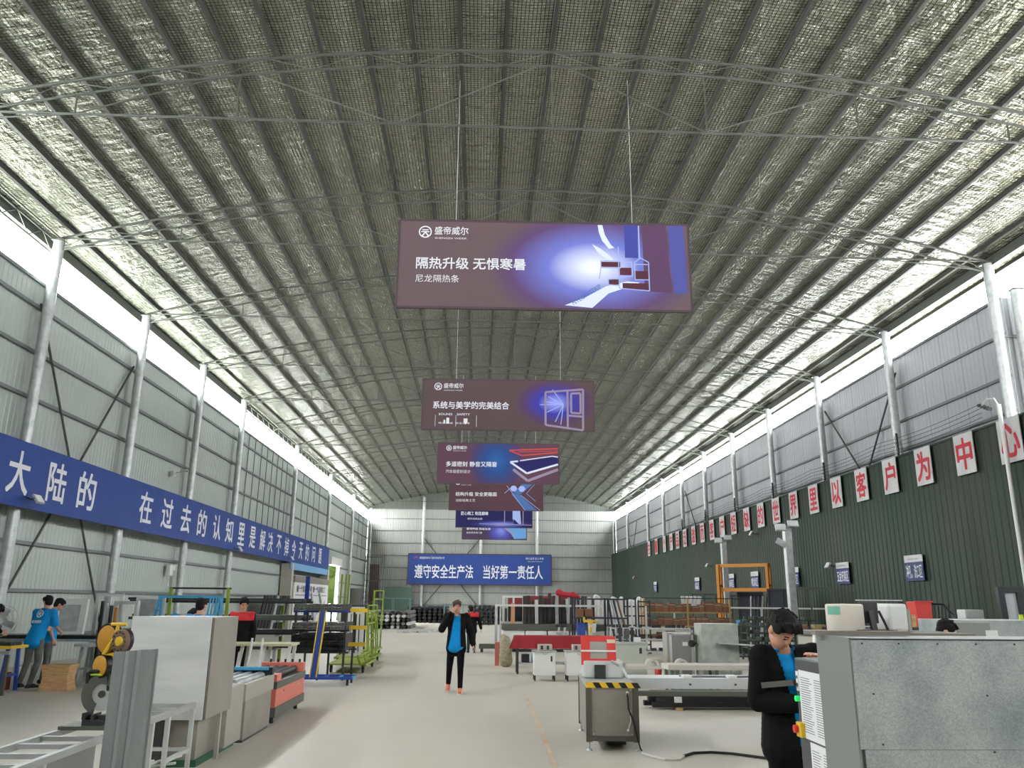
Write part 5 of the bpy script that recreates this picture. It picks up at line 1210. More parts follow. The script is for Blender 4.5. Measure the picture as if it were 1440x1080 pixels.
# sheet metal cabinets
t = thing('sheet_cabinet', 'tall mottled galvanised cabinet behind the pale table', 'cabinet', (5.23, 18.3, 0))
m_mot = mat('mottled_galvanised', (176, 180, 170), .45, .1, (158, 164, 156), 5, (.42, .58))
MB().bb(-.39, .42, -.25, .35, .05, 1.3).build('shell', m_mot, t, bevel=.012); MB().bb(-.36, .4, -.22, .32, 0, .05).build('plinth', M['dark'], t)
MB().bb(-.3, .35, -.256, -.25, .15, 1.2).build('door', m_mot, t); MB().cyl((.3, -.256, .7), (.3, -.28, .7), .02).build('latch', M['galv'], t)
MB().obox((.4, -.45, .88), (.95, .3, .02), Matrix.Rotation(R(3), 3, 'Y')).build('side_shelf', M['galv'], t)
t = thing('electric_cabinet', 'grey control cabinet with white edge frame beside the mottled cabinet', 'cabinet', (4.48, 18.6, 0))
MB().bb(-.32, .28, -.2, .25, .05, 1.1).build('shell', M['beige'], t, bevel=.01); MB().bb(-.21, .2, -.212, -.2, .1, 1.03).build('door', mat('mid_grey_door', (128, 126, 124), .4), t)
for x in (-.24, .24): MB().bb(x-.025, x+.025, -.215, -.2, .06, 1.09).build('edge_strip', M['silver'], t)
MB().bb(-.27, .27, -.215, -.2, 1.06, 1.1).build('edge_strip', M['silver'], t); MB().bb(.02, .14, -.216, -.212, .82, .9).build('paper_label', M['paper'], t)
MB().cyl((.22, -.26, .87), (.22, -.22, .87), .075, n=20).cyl((.22, -.25, .87), (.33, -.25, .88), .02).build('hand_wheel', M['black'], t); MB().bb(-.3, .26, -.18, .22, 0, .05).build('plinth', M['dark'], t)
# punching machines
def punch(label, x, y, w, h, col_, head=True):
    t = thing('punch_machine', label, 'machine', (x, y, 0), 0, 'white cabinet punch machines')
    MB().bb(-w/2, w/2, -.2, .25, .12, h).build('cabinet', col_, t, bevel=.006)
    for s in (-1, 1):
        for yy in (-.17, .2): MB().bar((s*(w/2-.02), yy, 0), (s*(w/2-.02), yy, h), .035).build('leg', M['dark'], t)
    MB().bb(-w/2-.03, w/2+.03, -.23, .27, h, h+.03).build('table_top', M['galv'], t)
    MB().bb(-w/2+.05, w/2-.05, -.206, -.2, .16, h-.05).build('door', col_, t); MB().bb(w*.28, w*.36, -.212, -.205, h-.2, h-.08).build('switch', M['dark'], t)
    if head:
        MB().bb(-.14, .18, -.1, .15, h+.03, h+.16).build('press_head', mat('cream_press', (190, 184, 170), .5) if 'cream_press' not in bpy.data.materials else bpy.data.materials['cream_press'], t, bevel=.01)
        for xx in (-.06, .08): MB().cyl((xx, -.11, h+.06), (xx, -.11, h+.14), .025, n=10).build('ram', M['dark'], t)
        MB().path([(-.05, -.2, h-.02), (.02, -.24, h-.05), (.1, -.22, h)], .012, 6).build('air_hose', M['silver'], t)
    return t
punch('white cabinet punch machine in front of the red-covered table', 1.53, 19.4, .48, .62, M['white'])
punch('white cabinet punch machine partly behind the red window guard', 2.32, 19.4, .58, .62, M['white'])
punch('larger grey-green cabinet machine right behind the red window guard', 3.3, 18.4, .72, .86, mat('pale_sage_enamel', (186, 190, 178), .5), False)
solo(MB().bb(-.07, .07, -.05, .05, 0, .1), 'paper_box', M['paper'], 'small white box standing on the grey-green cabinet machine', 'box', (3.5, 18.4, .892))
for i, (x, hh, m_) in enumerate(((3.15, .36, M['dark']), (3.3, .28, M['greygreen']), (3.42, .3, M['dark']))):
    o = MB().bb(-.03, .03, -.03, .03, 0, hh).bb(-.06, .05, -.05, .05, hh*.5, hh*.8).build('drill_head', m_); o.location = (x, 18.55, .892); tag(o, f'dark drill head on the grey-green cabinet machine, {ORD[i]} from the hall centre', 'tool')
t = thing('air_bottle', 'small red air bottle beside the grey-green cabinet machine', 'bottle', (3.9, 18.2, 0)); MB().lathe((0, 0, 0), [(.07, 0), (.075, .05), (.075, .35), (.03, .42), (.03, .46)], 16).build('body', M['red'], t, smooth=True); MB().cyl((0, 0, .46), (0, 0, .55), .02).build('valve', M['silver'], t)
# red-covered table
t = thing('covered_table', 'long table draped with a crimson cloth behind the white punch machines', 'table', (2.1, 21.3, 0))
mb = MB(); nx = 40
for i in range(nx+1):
    x = -1.32+2.5*i/nx; wv = .012*math.sin(i*1.7)+.008*math.sin(i*.6)
    cut_ = .14*max(0, 1-(x+1.32)/.16)
    mb.v += [(x+cut_, .3, .9), (x+cut_*.9, -.3, .9), (x+cut_*.4, -.35+wv, .74), (x-.0, -.36+wv*1.5, .6)]
mb.f = [(i*4+j, i*4+j+1, (i+1)*4+j+1, (i+1)*4+j) for i in range(nx) for j in range(3)]
MB().bb(-1.2, 1.15, -.28, .28, .84, .885).build('table_top', M['galv'], t)
mb.build('table_cover', M['crimson'], t, smooth=True)
for x in (-1.1, -.45, .3, 1.05):
    for y in (-.25, .25): MB().bar((x, y, 0), (x, y, .84), .05).build('leg', M['dark'], t)
MB().bb(-1.1, .3, -.25, .25, .22, .26).build('lower_shelf', M['galv'], t)
for i, (x, m_, lab) in enumerate(((1.2, M['black'], 'black toolbox'), (1.45, mat('pale_blue_tub', (150, 176, 198), .5), 'pale blue tub'), (1.66, M['dark'], 'dark motor'))):
    o = MB().bb(-.1, .1, -.12, .12, 0, .2).build('shelf_item', m_, bevel=.03); o.name = ('tool_box', 'plastic_tub', 'electric_motor')[i]; o.location = (x, 21.2, .262); tag(o, f'{lab} on the shelf under the crimson-covered table', ('box', 'tub', 'motor')[i])
for i, x in enumerate((2.05, 2.2, 2.95)):
    t = thing('bench_vise', f'small press tool on the crimson-covered table, {ORD[i]} from its open end', 'tool', (x, 21.3, .905)); MB().bb(-.06, .06, -.08, .08, 0, .08).build('base', M['galv'], t); MB().bar((0, 0, .08), (.02, 0, .24), .05).build('column', M['white_steel'], t); MB().bb(-.08, .06, -.05, .05, .2, .27).build('head', M['dark'] if i < 2 else M['silver'], t)
t = thing('tool_stand', 'yellow tool stand rising behind the end of the crimson table', 'stand', (3.0, 22.2, 0)); MB().bar((0, 0, 0), (0, 0, 1.22), .07).build('post', M['yellow'], t); MB().bar((-.2, 0, 1.24), (.14, 0, 1.24), .06).bar((-.18, 0, 1.24), (-.18, 0, 1.34), .05).build('cross_arm', M['yellow'], t); MB().bb(-.2, .2, -.2, .2, 0, .03).build('base', M['yellow'], t)
sk = [('c', (-.02, 0, .17), (.02, 0, .17), .17, .17), ('c', (0, 0, .17), (-.02, 0, .66), .19, .15), ('c', (-.1, 0, .8), (.04, .02, .74), .06, .06), ('c', (-.02, 0, .6), (-.07, 0, .78), .13, .08), ('e', (.06, -.08, .45), (.12, .1, .1)), ('e', (-.08, -.08, .3), (.1, .1, .08))]
tag(organic('grain_sack', sk, M['sack'], None, .02, 3), 'slumped tall woven sack standing beside the crimson-covered table', 'sack').location = (.78, 23.2, 0.0)
solo(MB().bb(-.06, .06, -.15, .15, 0, .62), 'red_carton', mat('faded_red_carton', (196, 112, 96), .7), 'faded red carton behind the woven sack', 'carton', (.55, 23.7, 0))

# ================================================================== GREEN-WALL SIDE, BACK
# long rack with standing boards
t = thing('storage_rack', 'long white-railed rack filled with dark upright boards beyond the crimson table', 'rack', (2.75, 30.2, 0))
for x in (-2.1, -1.95, 2.15): MB().bar((x, -.3, 0), (x, -.3, 1.62), .1 if x < -2 else .06).build('post', M['galv'], t)
MB().bar((-2.15, -.32, 1.58), (3.0, -.32, 1.58), .07).build('top_rail', M['white_steel'], t)
MB().bb(-1.9, 2.15, -.38, .5, .74, .94).build('lower_beam', M['greygreen'], t)
for i in range(5): MB().bb(-1.85+.8*i, -1.1+.8*i, -.34, .45, .1, .72).build('base_cabinet', M['white'], t, bevel=.01)
MB().bb(-1.9, 2.1, -.3, .4, 0, .1).build('plinth', M['dark'], t)
MB().bb(-2.7, -1.3, -.75, -.6, .12, .28).build('front_bar', M['greygreen'], t)
MB().bar((-2.6, -.68, 0), (-2.6, -.68, .12), .1).build('leg', M['dark'], t)
win_frame('grey-white frame standing at the hall-side end of the white-railed rack', None, 1.28, 30.3, .942, .8, .98, .12, M['white_steel'], R(2), 0, None, 1)
bc = [(34, 28, 28), (26, 24, 25), (44, 38, 36), (30, 30, 34)]
bm = [mat('board_stain_dark' if i == 0 else ('board_umber', 'board_coal', 'board_slate')[i-1], c, .5) for i, c in enumerate(bc)]
x = 1.62
for i in range(19):
    wdt = random.choice((.06, .09, .12)); hgt = random.uniform(.8, 1.0)+(.12 if i in (6, 8, 13) else 0)
    m_ = M['white_steel'] if i in (3, 11, 17) else (M['galv'] if i in (8,) else random.choice(bm))
    o = MB().obox((0, 0, hgt/2), (wdt, .07, hgt), Matrix.Rotation(R(random.uniform(-3, 6)), 3, 'Y')).build('upright_board', m_); o.location = (x+wdt/2, 30.25+.05*(i % 3), .946)
    tag(o, f'{"pale" if i in (3, 8, 11, 17) else "dark"} board standing upright in the white-railed rack, {ORD[i]} from its hall-side end', 'board', 'upright boards in the white-railed rack'); x += wdt+.035
o = MB().bb(-.07, .07, -.03, .03, 0, .72).build('orange_board', mat('peach_board', (206, 150, 112), .6)); o.location = (1.25, 30.05, .946); tag(o, 'peach coloured board standing inside the grey-white frame', 'board')
solo(MB().bb(-1.0, 1.2, -.02, .02, 0, .36), 'red_sheet', mat('dull_red_sheet', (150, 60, 66), .7), 'dull red sheet showing behind the tops of the dark upright boards', 'sheet', (2.1, 30.85, 1.6))
bpy.data.objects['red_sheet'].location.z = 1.56
MB().bb(-1.0, 1.2, -.02, .02, -1.56, 0).build('sheet_lower', bm[0], bpy.data.objects['red_sheet'])
rb = organic('red_bag', [('c', (-.25, 0, 0), (.3, 0, -.06), .1, .09), ('e', (-.3, 0, .04), (.14, .1, .12)), ('c', (.2, 0, 0), (.42, 0, -.12), .08, .05)], mat('red_bag_cloth', (178, 40, 52), .8), None, .02, 2)
rb.location = (3.25, 30.27, 2.0); tag(rb, 'red cloth bag thrown over the tops of the upright boards', 'bag')
# dark frame rack with leaning profiles
t = thing('profile_rack', 'dark navy square-tube rack with slanted profiles beside the upright boards', 'rack', (4.05, 28.4, 0))
for x in (-.8, .33, 1.0):
    for y in (-.3, .35): MB().bar((x, y, 0), (x, y, 1.85), .06).build('post', M['navy_steel'], t)
for z in (.5, 1.2, 1.82):
    for y in (-.3, .35): MB().bar((-.8, y, z), (1.0, y, z), .05).build('rail', M['navy_steel'], t)
MB().bb(.35, 1.0, -.25, .3, .5, .6).build('tray', M['silver'], t); MB().bb(-.78, .3, -.28, .33, 1.2, 1.23).build('shelf_board', M['navy_steel'], t); MB().bb(-.78, .3, -.28, .33, .5, .53).build('shelf_board', M['navy_steel'], t)
for i in range(7):
    m_ = (M['navy_steel'], M['silver'], M['white_steel'], M['navy_steel'], M['silver'], M['card'], M['white_steel'])[i]
    o = MB().obox((0, 0, .62), (.05, .1, 1.25), Matrix.Rotation(R(-9-1.2*i), 3, 'Y')).build('slanted_profile', m_); o.location = (4.52+.075*i, 28.35, .602); tag(o, f'slanted profile in the dark navy rack, {ORD[i]} from its middle post', 'profile', 'slanted profiles in the navy rack')
for i, (x, z, m_, nm) in enumerate(((3.45, 1.235, M['card'], 'brown'), (3.75, 1.235, M['card2'], 'red-brown'), (3.5, .535, M['blue_steel'], 'blue'), (3.85, .535, M['sack_pale'], 'white'))):
    MBB = MB().bb(-.13, .13, -.2, .2, 0, .26 if z > 1 else .5).build('storage_box', m_, bevel=.01); MBB.location = (x, 28.42, z); tag(MBB, f'{nm} box in the dark navy rack', 'box', 'boxes in the navy rack')
    
for i in range(6):
    o = organic('plastic_bundle', [('c', (-.08, 0, .1), (.08, 0, .1), .1, .1), ('c', (-.1, 0, 1.0), (.1, 0, 1.0), .1, .1), ('c', (-.06, 0, 1.9), (.09, 0, 1.85+.03*i), .1, .08), ('c', (-.09, 0, .1), (-.1, 0, 1.85), .09, .09), ('c', (.09, 0, .1), (.1, 0, 1.8), .09, .09)], M['sack_pale'], None, .04, 1) if i == 0 else o.copy()
    if i: col.objects.link(o)
    o.location = (4.6+.34*i, 32.2+.1*(i % 2), .02); o.scale = (.8, .8, random.uniform(.9, 1.03)); tag(o, f'white wrapped panel standing behind the navy rack, {ORD[i]} of its row', 'wrapped panel', 'white wrapped panels')
# dark upright divider racks
for i, x in enumerate((5.35, 5.85)):
    t = thing('divider_rack', f'narrow dark divider rack with small profile ends, {("closer to the navy rack", "beside the carton shelves")[i]}', 'rack', (x, 29.3, 0))
    for xx in (-.2, .2): MB().bar((xx, 0, 0), (xx, 0, 1.9-.1*i), .05).build('post', M['dark'], t)
    for z in (.3, .62, .94, 1.26, 1.58, 1.85-.1*i): MB().bar((-.2, 0, z), (.2, 0, z), .05).build('rail', M['dark'], t)
    MB().bar((.05, -.1, 0), (.05, -.1, 1.6), .06).build('white_post', M['white_steel'], t)
    MB().bb(-.18, .18, -.1, .3, .0, .06).build('base', M['dark'], t)
# carton shelves
t = thing('carton_shelves', 'long open shelves full of brown cartons before the dark green wall', 'shelf', (7.6, 30.3, 0))
for x in (-1.6, 0, 1.55):
    for y in (-.25, .25): MB().bar((x, y, 0), (x, y, 1.88), .05).build('post', mat('tan_post', (168, 138, 84), .6) if 'tan_post' not in bpy.data.materials else bpy.data.materials['tan_post'], t)
for z in (.42, .92, 1.4): MB().bb(-1.65, 1.6, -.3, .3, z-.04, z).build('shelf_board', bpy.data.materials['tan_post'], t)
MB().bar((-1.65, -.25, 1.88), (1.95, -.25, 1.88), .035).build('top_rod', M['dark'], t)
k = 0
for z, hh in ((1.402, .26), (.922, .24), (.422, .24)):
    x = 6.08
    while x < 9.05:
        wd = random.uniform(.16, .34); h = hh*random.uniform(.8, 1.45); m_ = random.choice((M['card'], M['card'], M['card2'], M['card2'], M['dark'] if z < .5 else M['card'], M['paper'] if k % 7 == 3 else M['card2']))
        t2 = thing('carton', f'brown carton on the open shelves, on the {("top", "middle", "bottom")[0 if z > 1.3 else 1 if z > .8 else 2]} board', 'carton', (x+wd/2, 30.3+random.uniform(-.03, .03), z), 0, f'cartons on the {("top", "middle", "bottom")[0 if z > 1.3 else 1 if z > .8 else 2]} board')
        MB().bb(-wd/2, wd/2, -.17, .17, 0, h).build('body', m_, t2); MB().bb(-wd/2+.01, wd/2-.01, -.172, -.168, h*.72, h*.78).build('tape', M['beige'], t2)
        x += wd+.015; k += 1
o = solo(MB().lathe((0, 0, 0), [(.12, 0), (.14, .2), (.14, .22)], 16), 'blue_bucket', M['cyan_steel'], 'sky-blue bucket at the end of the carton shelves', 'bucket', (9.35, 29.6, 0.92)); MB().bb(-.2, .2, -.2, .2, -.92, -.005).build('stand', M['dark'], o)
for i in range(5):
    o = MB().obox((0, 0, .28), (.12, .05, .55), Matrix.Rotation(R(-6+5*i), 3, 'Y')).build('white_profile', M['sack_pale']); o.location = (7.55+.14*i, 30.45, 1.405); tag(o, f'white wrapped profile end standing on the top carton shelf, {ORD[i]} of the bunch', 'profile', 'white profile ends on the carton shelf')
# low dark racks of fittings between the shelves and the front machines
def fitting_rack(label, x, y, L, h, m_):
    t = thing('fitting_rack', label, 'rack', (x, y, 0))
    for xx in (-L/2, L/2):
        for yy in (-.3, .3): MB().bar((xx, yy, 0), (xx, yy, h), .05).build('post', m_, t)
    for z in (h*.3, h*.65, h-.03):
        for yy in (-.3, .3): MB().bar((-L/2, yy, z), (L/2, yy, z), .04).build('rail', m_, t)
        MB().bb(-L/2, L/2, -.28, .28, z-.015, z+.005).build('shelf', M['greygreen'], t)
    mb = MB(); rr = random.Random(x)
    for z in (h*.3, h*.65, h-.03):
        for q in range(int(L*9)): mb.box((rr.uniform(-L/2+.06, L/2-.06), rr.uniform(-.22, .22), z+.05), (rr.uniform(.04, .12), .08, .1))
    o = mb.build('loose_fittings', random.choice((M['dark'], M['greygreen'])), t); o['kind'] = 'stuff'
    return t
m_dg = mat('bottle_green_steel', (44, 66, 54), .6)
fitting_rack('low grey tube rack of dark fittings below the carton shelves', 5.2, 25.5, 2.4, 1.0, M['galv'])
fitting_rack('bottle green rack of small fittings past the mottled cabinet', 7.6, 22.8, 2.0, 1.15, m_dg)
fitting_rack('bottle green rack of fittings under the orange gantry', 9.6, 26.5, 2.2, 1.25, m_dg)
fitting_rack('dark rack of fittings behind the bowing operator', 7.2, 17.5, 1.8, 1.2, M['dark'])
for i, (x, m_) in enumerate(((6.2, M['card']), (6.6, mat('tan_box', (150, 132, 84), .7)), (7.0, M['card2']))):
    o = MB().bb(-.12, .12, -.1, .1, 0, .13).build('small_carton', m_); o.location = (x+.6, 17.5, 1.18); tag(o, f'small carton on top of the dark fitting rack, {ORD[i]} from the hall centre', 'carton', 'small cartons on the dark rack')
# white forked clamps near the grey cabinet
for i, x in enumerate((2.86, 3.0)):
    o = MB().bar((0, 0, 0), (.02, 0, .22), .05).bar((0, 0, 0), (-.02, .05, .02), .04).build('white_clamp', M['white']); o.location = (x, 7.05, 1.28); tag(o, f'white upright clamp between the operator and the galvanised cabinet, {ORD[i]} from the operator', 'clamp')
t = table('clamp_table', 'grey table with white clamps behind the control cabinet', 3.05, 7.1, .7, .5, 1.28, M['galv'], M['galv'], 2)
# orange gantry
t = thing('orange_gantry', 'orange two-level square-tube gantry frame before the dark green wall', 'gantry', (11.4, 35.2, 0), R(-40))
for x in (-1.1, 1.1):
    for y in (-.15, .15): MB().bar((x, y, 0), (x, y, 3.35), .12).build('post', M['orange'], t)
for z in (2.28, 3.3): MB().bar((-1.15, 0, z), (1.15, 0, z), .14).build('beam', M['orange'], t)
for x in (-1.1, 1.1): MB().bar((x, -.2, 2.45), (x, .2, 2.45), .08).build('clamp', M['card'], t)
# dark frames and profiles stored along the green wall
for i, (x, y, w_, h_, m_) in enumerate(((11.9, 36.0, 1.1, 2.2, M['dark']), (12.3, 33.2, 1.2, 2.3, M['dark']), (12.0, 29.6, 1.5, 2.3, M['greygreen']), (12.6, 41.0, 1.2, 2.1, M['dark']), (12.6, 46.0, 1.4, 2.2, M['dark']))):
    win_frame(f'dark door frame standing along the green wall, {("under the gantry", "beside the gantry", "behind the second lamp post", "left of the first lamp post", "furthest down the hall")[i]}', 'door frames along the green wall', x, y, 0, w_, h_, .1, m_, R(-25), 0, M['navy_steel'] if i < 2 else None, 1)
t = thing('guard_rail', 'long white guard rail along the green wall behind the fitting racks', 'rail', (10.8, 31.5, 0), R(-22))
MB().bar((-3.4, 0, 1.55), (3.4, 0, 1.55), .06).build('rail', M['white_steel'], t)
for x in (-3.3, 0, 3.3): MB().bar((x, 0, 0), (x, 0, 1.55), .06).build('post', M['galv'], t)
for i in range(8):
    o = MB().obox((0, 0, 1.0), (.05, .05, 2.0), Matrix.Rotation(R(4+i), 3, 'Y')).build('leaning_profile', (M['galv'], M['dark'], M['navy_steel'])[i % 3]); o.location = (11.2+.15*i, 34.0, .01); tag(o, f'thin profile leaning behind the orange gantry, {ORD[i]} of its row', 'profile', 'thin profiles by the gantry')
# lamp posts
def lamp_post(label, x, y, h):
    t = thing('lamp_post', label, 'lamp post', (x, y, 0)); MB().bar((0, 0, 0), (0, 0, h), .26).build('shaft', M['galv'], t, bevel=.03)
    for dx, dz, tl in ((.15, .05, -25), (-.3, -.08, -20)):
        f = MB().obox((dx, -.22, h+dz), (.36, .08, .24), Matrix.Rotation(R(tl), 3, 'X')).build('floodlight', M['galv'], t); MB().obox(V((dx, -.22, h+dz))+Matrix.Rotation(R(tl), 3, 'X')@V((0, -.045, 0)), (.32, .01, .2), Matrix.Rotation(R(tl), 3, 'X')).build('lens', M['paper'], f)
    MB().bar((-.35, -.1, h-.05), (.25, -.1, h-.05), .05).build('cross_arm', M['dark'], t); MB().bb(-.2, .2, -.2, .2, 0, .05).build('base_plate', M['galv'], t)
    return t
t = lamp_post('square steel lamp post at the hall side of the orange gantry', 11.45, 38.0, 4.62)
t = lamp_post('square steel lamp post with three floodlights behind the bowing operator', 10.7, 28.0, 4.35)
MB().obox((-.3, -.2, 3.75), (.36, .08, .2), Matrix.Rotation(R(30), 3, 'Y')).build('floodlight', M['galv'], t); MB().bar((-.13, -.1, 3.65), (-.3, -.18, 3.72), .04).build('side_arm', M['dark'], t)
for i, (x, y) in enumerate(((1056, 750), (994, 795), (891, 812), (1164, 795))):
    p = on_x(x, y, 13.6); floodlight(f'small floodlight on the green wall, {("under the character boards", "beside the orange gantry", "furthest down the hall", "before the first area signs")[i]}', p, R(-90), R(-30), 'floodlights on the green wall', (0, .22, 0))
# conduit pole and wires along the green wall
t = thing('conduit_pole', 'tall thin white conduit pole against the green wall with cable brackets', 'pole', (13.62, 20.1, 0)); MB().cyl((0, 0, 0), (0, 0, 6.85), .055).build('shaft', M['white'], t, smooth=True)
MB().path([(0, 0, 6.8), (0, .15, 7.05), (.1, .6, 7.15), (.2, 1.0, 7.08)], .022, 8).build('goose_neck', M['white'], t, smooth=True)
for k in range(4): MB().cyl((.25, .9+.12*k, 6.95+.06*k), (.38, .9+.12*k, 6.95+.06*k), .045, n=10).build('insulator', M['dark'], t)
for k in range(5):
    pts = []
    for j in range(6):
        y0, y1 = 21.6+6*j, 27.6+6*j
        for q in range(8): u = q/8; pts.append((14.1, y0+(y1-y0)*u, 6.72+.13*k-.35*u*(1-u)))
    o = MB().path(pts+[(14.1, 57.6, 6.72+.13*k)], .009, 5).build('power_wire', M['dark']); tag(o, f'thin sagging power wire above the green wall, {ORD[k]} from the lowest', 'wire', 'power wires above the green wall')
for j in range(1, 7):
    o = MB().bb(-.03, .03, -.03, .03, -.05, .75).bb(-.02, .03, 0, .2, .1, .14).build('insulator_bar', M['dark']); o.location = (14.15, 20.67+6*j-.25, 6.62); tag(o, f'insulator bar holding the power wires, {ORD[j-1]} from the entrance', 'insulator', 'insulator bars on the green wall')
    mbx = MB()
    for k in range(5): mbx.cyl((-.03, 0, .1+.13*k), (-.09, 0, .1+.13*k), .03, n=8)
    mbx.build('knob_pattern', M['white'], o)

# ================================================================== GREEN-WALL SIDE, NEAR
def galv_spangle():
    m = bpy.data.materials.new('spangled_galvanised'); m.use_nodes = True; nt = m.node_tree; b = nt.nodes['Principled BSDF']
    tc = nt.nodes.new('ShaderNodeTexCoord'); v = nt.nodes.new('ShaderNodeTexVoronoi'); v.inputs['Scale'].default_value = 170; nt.links.new(tc.outputs['Object'], v.inputs['Vector'])
    n = nt.nodes.new('ShaderNodeTexNoise'); n.inputs['Scale'].default_value = 2.6; n.inputs['Detail'].default_value = 6; nt.links.new(tc.outputs['Object'], n.inputs['Vector'])
    bw = nt.nodes.new('ShaderNodeSeparateColor'); nt.links.new(v.outputs['Color'], bw.inputs[0])
    r1 = nt.nodes.new('ShaderNodeValToRGB'); r1.color_ramp.elements[0].color = lin((156, 161, 161)); r1.color_ramp.elements[1].color = lin((184, 186, 182)); nt.links.new(bw.outputs[0], r1.inputs[0])
    r2 = nt.nodes.new('ShaderNodeValToRGB'); r2.color_ramp.elements[0].position = .34; r2.color_ramp.elements[1].position = .56; r2.color_ramp.elements[0].color = (.58, .63, .67, 1); r2.color_ramp.elements[1].color = (1, 1, 1, 1); nt.links.new(n.outputs['Fac'], r2.inputs[0])
    mx = nt.nodes.new('ShaderNodeMix'); mx.data_type = 'RGBA'; mx.blend_type = 'MULTIPLY'; mx.inputs[0].default_value = 1; nt.links.new(r1.outputs[0], mx.inputs[6]); nt.links.new(r2.outputs[0], mx.inputs[7]); nt.links.new(mx.outputs[2], b.inputs['Base Color'])
    b.inputs['Metallic'].default_value = .25; b.inputs['Roughness'].default_value = .5
    return m
m_sp = galv_spangle()
m_side = mat('plain_galvanised_side', (136, 139, 136), .5, .25, (126, 130, 127), 1.4, stretch=(1, 1, .3))
t = thing('machine_cabinet', 'big spangled galvanised machine cabinet filling the near corner by the green wall', 'machine', (1.695, 3.77, 0))
MB().bb(0, 1.75, 0, .012, 1.13, 1.595).build('upper_front_sheet', m_sp, t); MB().bb(.02, 1.75, .003, .014, .06, 1.128).build('lower_front_sheet', m_sp, t)
MB().bb(-.008, .004, .004, .37, .05, 1.6).build('side_sheet', m_side, t); MB().bb(.004, 1.75, .012, .36, .05, 1.59).build('core', M['greygreen'], t)
MB().bb(0, 1.75, .0, .36, 1.59, 1.597).build('top_sheet', m_side, t); MB().bb(.02, 1.7, .03, .34, 0, .05).build('plinth', M['dark'], t)
for x, z in ((.05, 1.575), (.22, 1.575), (.4, 1.575), (.58, 1.575), (.76, 1.575), (.08, 1.36), (.6, 1.355), (.1, 1.15), (.6, 1.12), (.95, 1.12), (.42, .86)): MB().cyl((x, -.003, z), (x, .002, z), .0045, n=8).build('rivet', M['dark'], t)
MB().bar((-.05, .3, 1.61), (.42, .3, 1.61), .06, .02).build('lid_board', mat('taupe_board', (124, 116, 106), .6), t)
# control cabinet
t = thing('control_cabinet', 'dark grey control cabinet with paper sheets, green button and red switch', 'control cabinet', (1.75, 4.17, 0))
m_cb = mat('slate_enamel', (70, 71, 72), .5)
MB().bb(0, .28, 0, .45, .05, 1.46).build('housing', m_cb, t, bevel=.008); MB().bb(.02, .26, .02, .43, 0, .05).build('plinth', M['black'], t)
MB().bb(-.004, 0, .02, .3, .6, 1.37).build('door', m_cb, t)
def sheet(y0, y1, z0, z1, n):
    s = MB().bb(-.0065, -.0045, y0, y1, z0, z1).build('paper_sheet', M['paper'], t); mb = MB()
    for c in range(2):
        for i in range(n):
            z = z1-.035-(z1-z0-.06)*i/n; a = y1-.02-(y1-y0)*.5*c; b_ = a-(y1-y0)*random.uniform(.3, .42); mb.quad((-.0068, a, z), (-.0068, b_, z), (-.0068, b_, z-.004), (-.0068, a, z-.004))
    mb.build('printed_text', M['ink'], s, recalc=False)
sheet(.03, .39, 1.06, 1.4, 24); sheet(.03, .3, .66, 1.05, 26)
MB().bb(-.006, 0, .4, .435, 1.29, 1.39).build('instrument_label', M['paper'], t); MB().cyl((-.008, .418, 1.36), (-.005, .418, 1.36), .009).cyl((-.008, .418, 1.32), (-.005, .418, 1.32), .011).build('label_symbol', M['dark'], t)
MB().cyl((-.022, .42, 1.25), (0, .42, 1.25), .015).build('green_button', mat('green_button', (30, 220, 110), .4, emit=.6), t, smooth=True)
e = MB().bb(-.03, 0, .355, .425, 1.06, 1.135).build('emergency_plate', M['yellow'], t, bevel=.006); MB().cyl((-.05, .4, 1.1), (-.03, .4, 1.1), .02).build('red_switch', M['red'], e, smooth=True)
MB().bar((-.01, .44, 1.33), (-.13, .6, 1.3), .045, .03).build('arm_rest', M['greygreen'], t)
# machine row behind the big cabinet
t = thing('machine_bench', 'grey machine bench behind the big cabinet carrying a drum and a screen', 'bench', (4.1, 8.3, 0))
MB().bb(-.75, .6, -.4, .4, .05, 1.45).build('body', M['beige'], t, bevel=.01); MB().bb(-.8, .65, -.45, .45, 1.45, 1.48).build('table_top', mat('brown_grey_top', (110, 104, 96), .6), t); MB().bb(-.7, .55, -.35, .35, 0, .05).build('plinth', M['dark'], t)
t = thing('white_drum', 'cream white cylindrical drum with green label on the machine bench', 'drum', (3.66, 8.22, 1.482)); MB().lathe((0, 0, 0), [(.17, 0), (.178, .02), (.178, .25), (.165, .262), (.0, .265)], 32).build('body', mat('cream_plastic', (222, 214, 200), .5), t, smooth=True)
mb = MB()
for i in range(8):
    a, b_ = R(186+6*i), R(192+6*i); mb.quad((.18*math.cos(a), .18*math.sin(a), .16), (.18*math.cos(b_), .18*math.sin(b_), .16), (.18*math.cos(b_), .18*math.sin(b_), .24), (.18*math.cos(a), .18*math.sin(a), .24))
mb.build('label', mat('mint_label', (118, 176, 156), .6), t, recalc=False)
t = thing('computer_screen', 'dark computer screen seen from its back on the machine bench', 'screen', (3.88, 8.1, 1.482)); MB().bb(-.19, .19, -.11, .11, 0, .02).build('base', M['dark'], t); MB().bar((.02, .02, .02), (.0, .04, .2), .05).build('stand', M['dark'], t); MB().bb(-.08, .09, .05, .08, .08, .29).build('panel', mat('plum_black_plastic', (46, 40, 46), .5), t, bevel=.008)
MB().path([(.06, -.02, .2), (.09, -.05, .1), (.1, -.1, .01)], .012, 6).build('cord', M['black_matte'], t)
solo(MB().bb(-.24, .24, -.015, .0, 0, .01), 'rod', M['galv'], 'thin rod lying above the dark screen and the white casing', 'rod', (4.05, 8.28, 1.778))
